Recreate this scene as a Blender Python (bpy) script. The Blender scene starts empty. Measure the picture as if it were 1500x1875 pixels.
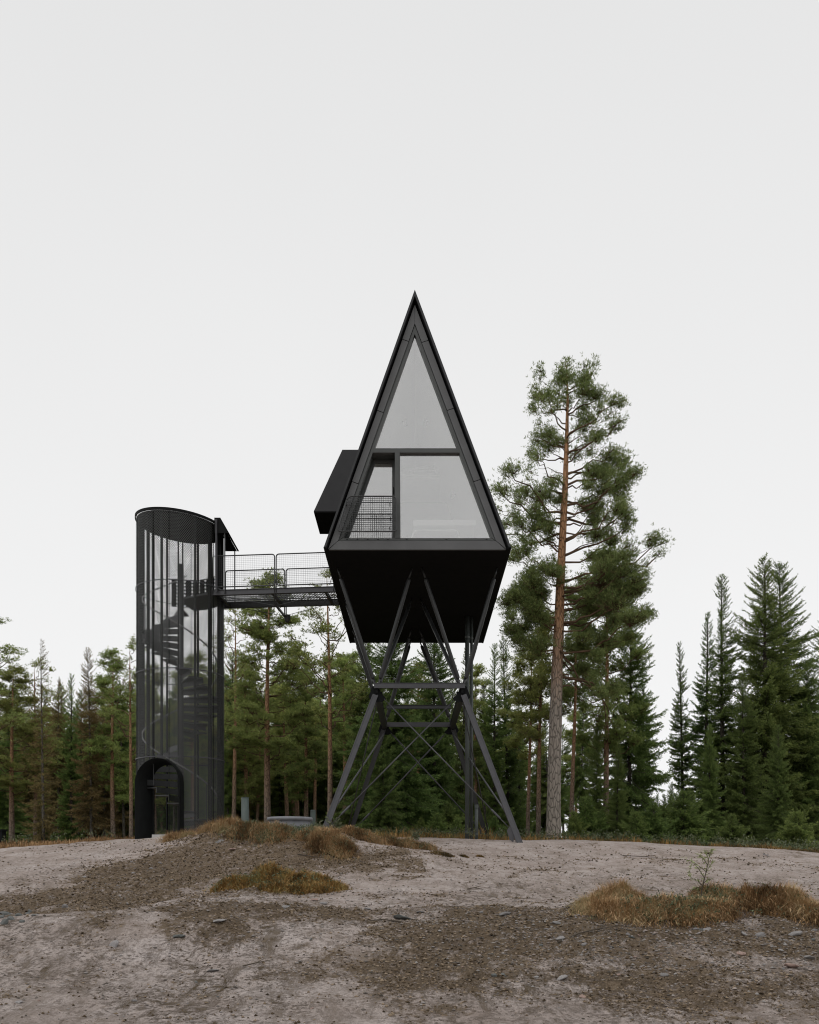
import bpy, bmesh, math, random
import numpy as np
from mathutils import Vector, Matrix

S = bpy.context.scene
COL = S.collection
R = math.radians
# ------------------------------------------------------------------ camera, sky, sun, exposure
F, CX, HY = 1650.0, 750.0, 1575.0          # focal length and horizon of the photograph in its own pixels
cam = bpy.data.cameras.new('camera')
cam.sensor_fit = 'AUTO'; cam.sensor_width = 36.0
cam.lens = F / 1875.0 * 36.0
cam.shift_y = (HY - 937.5) / 1875.0         # a level view camera with front rise
cam.clip_start = 0.1; cam.clip_end = 5000
camo = bpy.data.objects.new('camera', cam); COL.objects.link(camo)
camo.location = (0, 0, 0); camo.rotation_euler = (R(90), 0, 0)
S.camera = camo

S.view_settings.view_transform = 'Standard'; S.view_settings.look = 'None'
S.view_settings.gamma = 1; S.view_settings.use_curve_mapping = False
S.view_settings.exposure = 0.0
SUN_EL, SUN_AZ = R(48), R(215)              # azimuth measured from +Y clockwise
w = bpy.data.worlds.new('World'); S.world = w; w.use_nodes = True
nt = w.node_tree; nt.nodes.clear()
def wn(t, **k):
    n = nt.nodes.new(t)
    for a, b in k.items(): setattr(n, a, b)
    return n
L = nt.links.new
sky = wn('ShaderNodeTexSky', sky_type='NISHITA', sun_disc=False, sun_elevation=SUN_EL, sun_rotation=SUN_AZ)
hsv = wn('ShaderNodeHueSaturation'); hsv.inputs['Saturation'].default_value = 0.25
L(sky.outputs[0], hsv.inputs['Color'])
tc = wn('ShaderNodeTexCoord'); sp = wn('ShaderNodeSeparateXYZ'); L(tc.outputs['Generated'], sp.inputs[0])
mr = wn('ShaderNodeMapRange'); mr.inputs['From Min'].default_value = 0.05; mr.inputs['From Max'].default_value = 0.75
mr.inputs['To Min'].default_value = 9.5; mr.inputs['To Max'].default_value = 8.0
L(sp.outputs['Z'], mr.inputs['Value'])
zr = wn('ShaderNodeMapRange', interpolation_type='SMOOTHSTEP'); zr.inputs['From Min'].default_value = 0.70; zr.inputs['From Max'].default_value = 0.98   # an overcast sky is brightest overhead
zr.inputs['To Min'].default_value = 1.0; zr.inputs['To Max'].default_value = 2.1; L(sp.outputs['Z'], zr.inputs['Value'])
zm = wn('ShaderNodeMath', operation='MULTIPLY'); L(mr.outputs[0], zm.inputs[0]); L(zr.outputs[0], zm.inputs[1])
cn = wn('ShaderNodeTexNoise'); cn.inputs['Scale'].default_value = 1.6; cn.inputs['Detail'].default_value = 3
L(tc.outputs['Generated'], cn.inputs['Vector'])
cm = wn('ShaderNodeMapRange'); cm.inputs['To Min'].default_value = 0.955; cm.inputs['To Max'].default_value = 1.045
L(cn.outputs['Fac'], cm.inputs['Value'])
mu = wn('ShaderNodeMath', operation='MULTIPLY'); L(zm.outputs[0], mu.inputs[0]); L(cm.outputs[0], mu.inputs[1])
vm = wn('ShaderNodeVectorMath', operation='SCALE'); vm.inputs[0].default_value = (1.0, 1.0, 1.0); L(mu.outputs[0], vm.inputs['Scale'])
mix = wn('ShaderNodeMix', data_type='RGBA'); mix.inputs['Factor'].default_value = 0.95
L(hsv.outputs[0], mix.inputs['A']); L(vm.outputs[0], mix.inputs['B'])
bg = wn('ShaderNodeBackground'); bg.inputs['Strength'].default_value = 0.1
L(mix.outputs['Result'], bg.inputs['Color'])
wo = wn('ShaderNodeOutputWorld'); L(bg.outputs[0], wo.inputs['Surface'])
sun = bpy.data.lights.new('sun', 'SUN'); sun.energy = 0.55; sun.angle = R(45); sun.color = (1, 0.97, 0.93)
suno = bpy.data.objects.new('sun', sun); COL.objects.link(suno)
_sd = Vector((math.sin(SUN_AZ) * math.cos(SUN_EL), math.cos(SUN_AZ) * math.cos(SUN_EL), math.sin(SUN_EL)))
suno.rotation_euler = _sd.to_track_quat('Z', 'Y').to_euler(); suno.location = (-20, -20, 40)
S.cycles.use_denoising = True; S.cycles.denoiser = 'OPENIMAGEDENOISE'; S.cycles.denoising_input_passes = 'RGB_ALBEDO_NORMAL'; S.cycles.denoising_prefilter = 'ACCURATE'; S.cycles.denoising_quality = 'HIGH'; S.cycles.use_adaptive_sampling = False; S.cycles.filter_width = 1.1
S.cycles.max_bounces = 10; S.cycles.diffuse_bounces = 7; S.cycles.glossy_bounces = 3
S.cycles.transparent_max_bounces = 12; S.cycles.transmission_bounces = 4

# ------------------------------------------------------------------ helpers
def X(px, Y): return (px - CX) / F * Y
def Z(py, Y): return (HY - py) / F * Y
def P(px, py, Y): return np.array([X(px, Y), Y, Z(py, Y)])
rng = np.random.default_rng(7)

class MB:
    """collects faces; build() links them as one mesh object"""
    def __init__(s): s.v = []; s.f = []; s.n = 0
    def add(s, V, faces, mi=0, tint=None):
        V = np.asarray(V, float); o = s.n; s.v.append(V); s.n += len(V)
        if isinstance(faces, np.ndarray): s.f.append((faces + o, mi, tint))
        else:
            for k in sorted(set(len(f) for f in faces)):
                s.f.append((np.array([f for f in faces if len(f) == k]) + o, mi, None))
        return s
    def mesh(s, name, mats, smooth=False):
        me = bpy.data.meshes.new(name)
        V = np.concatenate(s.v) if s.v else np.zeros((0, 3))
        me.vertices.add(len(V)); me.vertices.foreach_set('co', V.astype(np.float32).ravel())
        loops = np.concatenate([f.ravel() for f, _, _ in s.f])
        tot = np.concatenate([np.full(len(f), f.shape[1]) for f, _, _ in s.f])
        st = np.concatenate([[0], np.cumsum(tot)[:-1]])
        me.loops.add(len(loops)); me.loops.foreach_set('vertex_index', loops.astype(np.int32))
        me.polygons.add(len(tot)); me.polygons.foreach_set('loop_start', st.astype(np.int32))
        me.polygons.foreach_set('loop_total', tot.astype(np.int32))
        mi = np.concatenate([np.full(len(f), m) for f, m, _ in s.f])
        for m in (mats if isinstance(mats, (list, tuple)) else [mats]): me.materials.append(m)
        me.polygons.foreach_set('material_index', mi.astype(np.int32))
        me.polygons.foreach_set('use_smooth', np.full(len(tot), bool(smooth)))
        if any(t is not None for _, _, t in s.f):
            t = np.concatenate([np.zeros(len(f)) if q is None else q for f, _, q in s.f])
            a = me.attributes.new('tint', 'FLOAT', 'FACE'); a.data.foreach_set('value', t.astype(np.float32))
        me.update(calc_edges=True); me.validate()
        return me
    def build(s, name, mats, parent=None, smooth=False):
        return link(name, s.mesh(name, mats, smooth), parent)
    # shapes
    def box(s, c, sz, M=None, mi=0):
        c = np.asarray(c, float); h = np.asarray(sz, float) / 2
        k = np.array([[-1,-1,-1],[1,-1,-1],[1,1,-1],[-1,1,-1],[-1,-1,1],[1,-1,1],[1,1,1],[-1,1,1]]) * h
        if M is not None: k = k @ np.asarray(M).T
        return s.add(k + c, [(0,3,2,1),(4,5,6,7),(0,1,5,4),(1,2,6,5),(2,3,7,6),(3,0,4,7)], mi)
    def bar(s, a, b, wd, ht, up=(0,0,1), mi=0):
        a = np.asarray(a, float); b = np.asarray(b, float); d = b - a; l = np.linalg.norm(d); d /= l
        u = np.asarray(up, float); r = np.cross(d, u)
        if np.linalg.norm(r) < 1e-4: r = np.cross(d, (1, 0, 0))
        r /= np.linalg.norm(r); u = np.cross(r, d)
        return s.box((a + b) / 2, (l, wd, ht), np.stack([d, r, u], 1), mi)
    def tube(s, pts, rad, n=8, mi=0, cap=True):
        pts = [np.asarray(p, float) for p in pts]; m = len(pts)
        rad = rad if hasattr(rad, '__len__') else [rad] * m
        V = []; pr = None
        for i in range(m):
            d = pts[min(i + 1, m - 1)] - pts[max(i - 1, 0)]; d = d / (np.linalg.norm(d) + 1e-9)
            if pr is None:
                pr = np.cross(d, (0, 0, 1) if abs(d[2]) < .9 else (1, 0, 0))
            pr = pr - d * pr.dot(d); pr /= np.linalg.norm(pr); q = np.cross(d, pr)
            for k in range(n):
                t = 2 * math.pi * (k + .5) / n; V.append(pts[i] + rad[i] * (math.cos(t) * pr + math.sin(t) * q))
        Fc = [(i*n+k, i*n+(k+1) % n, (i+1)*n+(k+1) % n, (i+1)*n+k) for i in range(m-1) for k in range(n)]
        if cap: Fc += [tuple(range(n-1, -1, -1)), tuple(range((m-1)*n, m*n))]
        return s.add(V, Fc, mi)
    def prism(s, A, B, mi=0, caps=True):
        n = len(A); V = list(A) + list(B)
        Fc = [(k, (k+1) % n, n+(k+1) % n, n+k) for k in range(n)]
        if caps: Fc += [tuple(range(n-1, -1, -1)), tuple(range(n, 2*n))]
        return s.add(V, Fc, mi)
    def slab(s, poly, Y0, Y1, Yref=None, mi=0, caps=True):
        """polygon measured in photo pixels at depth Yref, extruded in depth from Y0 to Y1"""
        Yr = Y0 if Yref is None else Yref
        q = [(X(a, Yr), Z(b, Yr)) for a, b in poly]
        return s.prism([(a, Y0, b) for a, b in q], [(a, Y1, b) for a, b in q], mi, caps)
    def lathe(s, c, prof, n=32, mi=0):
        V = []; m = len(prof)
        for r, z in prof:
            for k in range(n):
                t = 2*math.pi*k/n; V.append((c[0]+r*math.cos(t), c[1]+r*math.sin(t), c[2]+z))
        Fc = [(i*n+k, i*n+(k+1) % n, (i+1)*n+(k+1) % n, (i+1)*n+k) for i in range(m-1) for k in range(n)]
        return s.add(V, Fc, mi)

def link(name, data, parent=None):
    o = bpy.data.objects.new(name, data); COL.objects.link(o)
    if parent is not None:
        o.parent = parent; o.matrix_parent_inverse = Matrix.Translation(-Vector(parent.location))
    return o
def tag(o, label=None, cat=None, group=None, kind=None):
    if label: o['label'] = label
    if cat: o['category'] = cat
    if group: o['group'] = group
    if kind: o['kind'] = kind
    return o
def thing(name, loc, label, cat, group=None):
    o = bpy.data.objects.new(name, None); COL.objects.link(o); o.location = Vector([float(a) for a in loc])
    o.empty_display_size = .2
    return tag(o, label, cat, group)

# ------------------------------------------------------------------ materials
def mat(name, col, rough=.6, metal=0., spec=.5, var=0., vscale=6., bump=0., bscale=80., tint=None, rnd=0.):
    m = bpy.data.materials.new(name); m.use_nodes = True
    t = m.node_tree; b = t.nodes['Principled BSDF']; b.inputs['Roughness'].default_value = rough
    b.inputs['Metallic'].default_value = metal; b.inputs['Specular IOR Level'].default_value = spec
    N = t.nodes.new; K = t.links.new
    src = None
    if tint:                                    # list of (pos, colour): needles and blades differ from one another
        at = N('ShaderNodeAttribute'); at.attribute_name = 'tint'
        cr = N('ShaderNodeValToRGB'); cr.color_ramp.elements[0].position = tint[0][0]; cr.color_ramp.elements[0].color = (*tint[0][1], 1)
        cr.color_ramp.elements[1].position = tint[-1][0]; cr.color_ramp.elements[1].color = (*tint[-1][1], 1)
        for p, c in tint[1:-1]:
            e = cr.color_ramp.elements.new(p); e.color = (*c, 1)
        K(at.outputs['Fac'], cr.inputs[0]); src = cr.outputs[0]
    elif var:
        no = N('ShaderNodeTexNoise'); no.inputs['Scale'].default_value = vscale; no.inputs['Detail'].default_value = 6
        co = N('ShaderNodeTexCoord'); K(co.outputs['Object'], no.inputs['Vector'])
        cr = N('ShaderNodeValToRGB')
        cr.color_ramp.elements[0].position = .3; cr.color_ramp.elements[1].position = .7
        cr.color_ramp.elements[0].color = (*[c*(1-var) for c in col], 1); cr.color_ramp.elements[1].color = (*[min(1, c*(1+var)) for c in col], 1)
        K(no.outputs['Fac'], cr.inputs[0]); src = cr.outputs[0]
    if rnd:                                     # each plant has its own hue and depth
        oi = N('ShaderNodeObjectInfo'); h = N('ShaderNodeHueSaturation')
        r1 = N('ShaderNodeMapRange'); r1.inputs['To Min'].default_value = .5 - .03*rnd; r1.inputs['To Max'].default_value = .5 + .02*rnd
        r2 = N('ShaderNodeMapRange'); r2.inputs['To Min'].default_value = 1 - .3*rnd; r2.inputs['To Max'].default_value = 1 + .3*rnd
        K(oi.outputs['Random'], r1.inputs[0]); K(r1.outputs[0], h.inputs['Hue'])
        ml = N('ShaderNodeMath'); ml.operation = 'MULTIPLY'; ml.inputs[1].default_value = 7.31; K(oi.outputs['Random'], ml.inputs[0])
        fr = N('ShaderNodeMath'); fr.operation = 'FRACT'; K(ml.outputs[0], fr.inputs[0]); K(fr.outputs[0], r2.inputs[0])
        K(r2.outputs[0], h.inputs['Value'])
        if src is not None: K(src, h.inputs['Color'])
        else: h.inputs['Color'].default_value = (*col, 1)
        src = h.outputs[0]
    if src is not None: K(src, b.inputs['Base Color'])
    else: b.inputs['Base Color'].default_value = (*col, 1)
    if bump:
        no = N('ShaderNodeTexNoise'); no.inputs['Scale'].default_value = bscale; no.inputs['Detail'].default_value = 8
        co = N('ShaderNodeTexCoord'); K(co.outputs['Object'], no.inputs['Vector'])
        bp = N('ShaderNodeBump'); bp.inputs['Strength'].default_value = bump; bp.inputs['Distance'].default_value = .02
        K(no.outputs['Fac'], bp.inputs['Height']); K(bp.outputs[0], b.inputs['Normal'])
    return m

M = {}
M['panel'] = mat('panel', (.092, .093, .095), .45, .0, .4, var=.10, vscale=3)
M['frame'] = mat('frame', (.062, .066, .064), .45, .0, .4, var=.08, vscale=5)
M['gap'] = mat('gap', (.006, .006, .006), .9, spec=.1)
M['hood'] = mat('hood', (.026, .026, .028), .5, .0, .3, var=.12, vscale=4)
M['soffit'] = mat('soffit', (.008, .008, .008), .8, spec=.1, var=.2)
M['roof'] = mat('roof', (.030, .031, .033), .5, spec=.3, var=.15)
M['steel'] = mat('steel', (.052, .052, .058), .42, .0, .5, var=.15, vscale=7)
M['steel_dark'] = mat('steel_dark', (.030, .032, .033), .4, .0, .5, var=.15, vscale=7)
M['mesh'] = mat('mesh', (.095, .099, .097), .45, .0, .5, var=.1)
M['black'] = mat('black', (.008, .009, .009), .7, spec=.12, var=.2)
M['pipe'] = mat('pipe', (.060, .070, .066), .5, spec=.4, var=.15)
M['vent'] = mat('vent', (.050, .068, .062), .55, var=.2, vscale=9)
M['tub'] = mat('tub', (.17, .175, .19), .55, var=.15, vscale=9)
M['inner'] = mat('inner', (.95, .945, .93), .7, var=.03)
M['inner_floor'] = mat('inner_floor', (.78, .76, .73), .5, var=.1)
M['cabinet'] = mat('cabinet', (.24, .24, .24), .6, var=.04)
M['white'] = mat('white', (.82, .82, .82), .5, var=.02)
M['lampmetal'] = mat('lampmetal', (.2, .2, .2), .4, var=.05)
M['concrete'] = mat('concrete', (.42, .41, .40), .8, var=.15, bump=.3)
def glass():
    m = bpy.data.materials.new('window_glass'); m.use_nodes = True; t = m.node_tree; t.nodes.clear(); N = t.nodes.new; K = t.links.new
    tr = N('ShaderNodeBsdfTransparent'); tr.inputs[0].default_value = (.985, .985, .98, 1)
    gl = N('ShaderNodeBsdfGlossy'); gl.inputs['Roughness'].default_value = .01; gl.inputs[0].default_value = (.97, .97, .965, 1)
    lw = N('ShaderNodeFresnel'); lw.inputs['IOR'].default_value = 1.5
    a = N('ShaderNodeMath'); a.operation = 'ADD'; a.inputs[1].default_value = .27; K(lw.outputs[0], a.inputs[0])
    a.use_clamp = True
    mx = N('ShaderNodeMixShader'); K(a.outputs[0], mx.inputs[0]); K(tr.outputs[0], mx.inputs[1]); K(gl.outputs[0], mx.inputs[2])
    o = N('ShaderNodeOutputMaterial'); K(mx.outputs[0], o.inputs[0]); return m
M['glass'] = glass()

def foliage(m, tr=.45):
    t = m.node_tree; b = t.nodes['Principled BSDF']; N = t.nodes.new; K = t.links.new
    tl = N('ShaderNodeBsdfTranslucent'); mx = N('ShaderNodeMixShader'); mx.inputs[0].default_value = tr
    K(b.inputs['Base Color'].links[0].from_socket, tl.inputs[0]); K(b.outputs[0], mx.inputs[1]); K(tl.outputs[0], mx.inputs[2])
    K(mx.outputs[0], t.nodes['Material Output'].inputs['Surface'])
def bark(name, low, high, z0, z1, scale=9.):
    m = bpy.data.materials.new(name); m.use_nodes = True; t = m.node_tree; b = t.nodes['Principled BSDF']; N = t.nodes.new; K = t.links.new
    b.inputs['Roughness'].default_value = .9; b.inputs['Specular IOR Level'].default_value = .15
    co = N('ShaderNodeTexCoord'); sx = N('ShaderNodeSeparateXYZ'); K(co.outputs['Object'], sx.inputs[0])
    mp = N('ShaderNodeMapping'); mp.inputs['Scale'].default_value = (1, 1, .3); K(co.outputs['Object'], mp.inputs[0])
    vo = N('ShaderNodeTexVoronoi'); vo.feature = 'DISTANCE_TO_EDGE'; vo.inputs['Scale'].default_value = scale*1.4; K(mp.outputs[0], vo.inputs['Vector'])
    no = N('ShaderNodeTexNoise'); no.inputs['Scale'].default_value = scale*2; no.inputs['Detail'].default_value = 8; K(mp.outputs[0], no.inputs['Vector'])
    r = N('ShaderNodeMapRange'); r.inputs['From Min'].default_value = z0; r.inputs['From Max'].default_value = z1
    ad = N('ShaderNodeMath'); ad.operation = 'MULTIPLY_ADD'; ad.inputs[1].default_value = 2.2; K(no.outputs['Fac'], ad.inputs[0]); K(sx.outputs['Z'], ad.inputs[2])
    K(ad.outputs[0], r.inputs[0])
    mx = N('ShaderNodeMix'); mx.data_type = 'RGBA'; mx.inputs['A'].default_value = (*low, 1); mx.inputs['B'].default_value = (*high, 1); K(r.outputs[0], mx.inputs['Factor'])
    dk = N('ShaderNodeMapRange'); dk.inputs['From Max'].default_value = .12; dk.inputs['To Min'].default_value = .35; K(vo.outputs['Distance'], dk.inputs[0])
    n2 = N('ShaderNodeMapRange'); n2.inputs['To Min'].default_value = .55; n2.inputs['To Max'].default_value = 1.45; K(no.outputs['Fac'], n2.inputs[0])
    q = N('ShaderNodeMath'); q.operation = 'MULTIPLY'; K(dk.outputs[0], q.inputs[0]); K(n2.outputs[0], q.inputs[1])
    vs = N('ShaderNodeVectorMath'); vs.operation = 'SCALE'; K(mx.outputs['Result'], vs.inputs[0]); K(q.outputs[0], vs.inputs['Scale'])
    K(vs.outputs[0], b.inputs['Base Color'])
    bp = N('ShaderNodeBump'); bp.inputs['Strength'].default_value = .6; bp.inputs['Distance'].default_value = .03; K(q.outputs[0], bp.inputs['Height']); K(bp.outputs[0], b.inputs['Normal'])
    return m
M['bark_hero'] = bark('bark_hero', (.290, .255, .218), (.400, .220, .118), 5.6, 9.0, 8)
M['bark_pine'] = bark('bark_pine', (.220, .175, .140), (.330, .190, .108), 2.5, 7.0, 10)
M['bark_spruce'] = bark('bark_spruce', (.085, .075, .060), (.080, .070, .055), 3, 8, 10)
M['bark_grey'] = bark('bark_grey', (.180, .165, .140), (.170, .150, .120), 3, 8, 10)
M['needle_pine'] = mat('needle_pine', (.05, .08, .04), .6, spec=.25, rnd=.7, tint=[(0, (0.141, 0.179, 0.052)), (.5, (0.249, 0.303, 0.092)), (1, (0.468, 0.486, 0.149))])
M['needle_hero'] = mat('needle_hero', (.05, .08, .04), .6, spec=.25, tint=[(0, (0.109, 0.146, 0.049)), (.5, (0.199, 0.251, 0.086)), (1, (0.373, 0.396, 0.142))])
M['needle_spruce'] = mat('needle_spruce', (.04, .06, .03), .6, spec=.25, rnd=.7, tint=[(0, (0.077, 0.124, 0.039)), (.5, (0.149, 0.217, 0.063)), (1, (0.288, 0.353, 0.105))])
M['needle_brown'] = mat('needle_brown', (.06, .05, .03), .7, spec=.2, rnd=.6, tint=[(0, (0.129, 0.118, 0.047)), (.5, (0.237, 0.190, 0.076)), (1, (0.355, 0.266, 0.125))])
for k_ in ('needle_pine', 'needle_hero', 'needle_spruce', 'needle_brown'): foliage(M[k_])
M['twig'] = mat('twig', (.085, .070, .055), .9, spec=.1, var=.3, vscale=3)
M['twig_pine'] = mat('twig_pine', (.120, .078, .050), .9, spec=.1, var=.3, vscale=3)
M['dry_grass'] = mat('dry_grass', (.3, .2, .1), .8, spec=.15, tint=[(0, (.090, .055, .026)), (.3, (.235, .138, .064)), (.6, (.385, .245, .122)), (.85, (.500, .370, .215)), (1, (.180, .190, .080))])
M['moss'] = mat('moss', (.1, .1, .04), .9, spec=.1, tint=[(0, (.055, .045, .020)), (.35, (.140, .092, .036)), (.6, (.300, .170, .060)), (.85, (.350, .240, .090)), (1, (.200, .205, .090))])
M['herb'] = mat('herb', (.08, .1, .04), .7, spec=.2, tint=[(0, (.045, .065, .032)), (.5, (.090, .110, .060)), (1, (.17, .18, .10))])
M['sapling'] = mat('sapling', (.2, .24, .1), .7, spec=.2, tint=[(0, (.10, .13, .05)), (.5, (.20, .24, .10)), (1, (.32, .34, .17))])
M['turf_soil'] = mat('turf_soil', (.045, .032, .020), .95, spec=.1, var=.4, vscale=14, bump=.8, bscale=30)
M['rock'] = mat('rock', (.20, .19, .185), .8, spec=.3, var=.25, vscale=9, bump=.4, bscale=40, rnd=.8)
M['rock_dark'] = mat('rock_dark', (.11, .115, .11), .8, spec=.3, var=.25, vscale=9, bump=.4, bscale=40, rnd=.5)
M['rock_pink'] = mat('rock_pink', (.27, .19, .16), .8, spec=.3, var=.25, vscale=9, bump=.4, bscale=40)
M['crumb'] = mat('crumb', (.08, .06, .04), .95, spec=.1, tint=[(0, (.030, .021, .013)), (.5, (.115, .083, .052)), (1, (.270, .210, .150))])
M['gravel'] = mat('gravel', (.2, .19, .18), .85, spec=.2, tint=[(0, (.06, .05, .04)), (.5, (.15, .13, .115)), (.85, (.24, .225, .215)), (1, (.30, .24, .21))])

# ------------------------------------------------------------------ ground
def vnoise(x, y, seed=0):
    xi = np.floor(x).astype(np.int64); yi = np.floor(y).astype(np.int64); fx = x-xi; fy = y-yi
    fx = fx*fx*(3-2*fx); fy = fy*fy*(3-2*fy)
    def h(a, b):
        n = (a*374761393 + b*668265263 + seed*2147483647) & 0xffffffff
        n = ((n ^ (n >> 13)) * 1274126177) & 0xffffffff
        return ((n ^ (n >> 16)) & 0xffff) / 65535.0
    return (h(xi,yi)*(1-fx)+h(xi+1,yi)*fx)*(1-fy) + (h(xi,yi+1)*(1-fx)+h(xi+1,yi+1)*fx)*fy
def fbm(x, y, o=4, seed=0):
    s = 0; a = .5
    for i in range(o): s = s + a*(vnoise(x*2**i+17.3*i, y*2**i-9.1*i, seed+i) - .5)*2; a *= .5
    return s
KY = [-2000, 0, 3, 7, 9, 10.3, 12, 14, 16, 19, 21.5, 24, 30, 45, 2500]
KZ = [-1.7, -1.62, -1.5, -1.28, -1.02, -.76, -.60, -.46, -.24, .12, .50, .60, .66, .72, .75]
CXS = [-60, -16, -10, -6.7, -4.7, -3, 0, 1.33, 3, 6, 8, 10, 16, 60]
CZS = [.30, .33, .36, .58, .70, .64, .58, .56, .52, .44, .34, .20, .05, .0]
def gauss(x, y, cx, cy, sx, sy, rot=0):
    c, s = math.cos(rot), math.sin(rot); dx = x-cx; dy = y-cy
    return np.exp(-(((dx*c+dy*s)/sx)**2 + ((-dx*s+dy*c)/sy)**2)/2)
def smooth01(t): t = np.clip(t, 0, 1); return t*t*(3-2*t)
def soilmask(x, y):
    """where the bare sand gives way to brown, stony soil"""
    n = fbm(x*.9, y*.9, 4, 11)
    x = x + .5*fbm(x*.8, y*.8, 3, 61); y = y + .6*fbm(x*.7, y*.7, 3, 62)
    m = 1.7*gauss(x, y, -4.7, 15.8, 2.8, 1.1, 1.234)       # bank below the stair tower
    m = m + 1.2*gauss(x, y, -2.5, 16.4, 1.6, 1.7)
    m = m + .8*gauss(x, y, -2.2, 13.6, 1.2, .7)
    m = m + .8*gauss(x, y, -2.0, 10.9, 1.0, .8)
    m = m + .32*gauss(x, y, .2, 11.3, 1.8, .8)
    m = m + 1.3*gauss(x, y, 3.4, 9.9, 2.2, .75)
    m = m + .9*gauss(x, y, 1.2, 10.6, 1.2, .8)
    m = m + .7*gauss(x, y, 1.0, 9.0, 1.1, .6)
    m = m + 1.4*gauss(x, y, 3.4, 8.0, 1.7, .8)
    m = m + .4*gauss(x, y, -.4, 8.6, 1.0, .6)
    n2 = fbm(x*3.1, y*3.1, 4, 57)
    return np.clip(smooth01((m*.85 + n*1.0 + n2*.7 - .10)/1.15), 0, 1)*.92
def hbase(x, y):
    z = np.interp(y, KY, KZ)
    z = z + smooth01((y-12)/9) * (np.interp(x, CXS, CZS) - .57)
    z = z + .46*gauss(x, y, -1.9, 18.3, 1.25, 1.2) + .34*gauss(x, y, -3.9, 18.9, .9, 1.3)
    z = z - .52*gauss(x, y, -7.4, 13.2, 2.4, 1.7) + .20*gauss(x, y, -4.0, 10.4, 2.0, 1.2)
    z = z + .10*gauss(x, y, 3.9, 10.9, 1.5, .7)
    return z
def hz(x, y, fine=True):
    x = np.asarray(x, float); y = np.asarray(y, float)
    z = hbase(x, y) + .09*fbm(x*.45, y*.45, 3, 3)
    if fine:
        k = np.where((y > 4) & (y < 26) & (np.abs(x) < 15), 1., .3)
        s = soilmask(x, y)
        t = 1 - smooth01((y-17)/5)*.75
        z = z + k*t*(.035*fbm(x*1.9, y*2.6, 5, 5) + s*(.055*fbm(x*3.2, y*4., 4, 8) + .05*np.maximum(0, fbm(x*8, y*8, 3, 21))))
        # furrows left by dragging and raking: along the slope on the left, cross-wise on the right plateau
        u1 = x*.93-y*.37; v1 = x*.37+y*.93; wl = 1-smooth01((x+2.5)/3.5)
        rg = 1-np.abs(2*vnoise(u1*4.2+.8*fbm(x*1.5, y*1.5, 2, 4), v1*.75, 31)-1)
        rg2 = 1-np.abs(2*vnoise(x*2.2, y*4.5+.8*fbm(x, y*2, 2, 6), 33)-1)
        z = z + k*(.35+.65*s)*(wl*(.11*np.maximum(0, rg-.55)-.02) + .06*(1-wl)*np.maximum(0, rg2-.6))
        z = z + k*(.3+.9*s)*.020*(vnoise(x*11, y*11, 41)-.5) + k*s*.030*np.maximum(0, vnoise(x*6, y*6, 43)-.6)*2.5
    return z
def gz(x, y): return float(hz(np.array([x]), np.array([y]))[0])

def ground():
    xs = np.concatenate([-np.geomspace(13.5, 1500, 34)[::-1], np.arange(-13.3, -6, .075), np.arange(-6, 6, .036), np.arange(6, 13.4, .075), np.geomspace(13.5, 1500, 34)])
    ys = np.concatenate([-np.geomspace(4, 1500, 20)[::-1], np.arange(-3, 5, .5), np.arange(5.2, 12.5, .03), np.arange(12.5, 23, .055), np.geomspace(23, 2000, 60)])
    gx, gy = np.meshgrid(xs, ys); z = hz(gx.ravel(), gy.ravel())
    V = np.stack([gx.ravel(), gy.ravel(), z], 1)
    nx, ny = len(xs), len(ys); i = np.arange(ny-1)[:, None]*nx + np.arange(nx-1)[None]
    q = np.stack([i, i+1, i+nx+1, i+nx], -1).reshape(-1, 4)
    m = MB(); m.add(V, q)
    me = m.mesh('ground', M['ground'], True)
    sm = soilmask(V[:, 0], V[:, 1])
    forest = np.maximum(smooth01((V[:, 1] + .22*np.maximum(0, V[:, 0]-2)*0 - 27)/2.0), smooth01((np.abs(V[:, 0]+.0)-15)/4))
    a = me.attributes.new('soil', 'FLOAT', 'POINT'); a.data.foreach_set('value', sm.astype(np.float32))
    a = me.attributes.new('forest', 'FLOAT', 'POINT'); a.data.foreach_set('value', forest.astype(np.float32))
    o = link('ground', me); tag(o, 'bare sandy hillock of pale sand and brown stony soil', 'ground', kind='structure')
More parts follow.
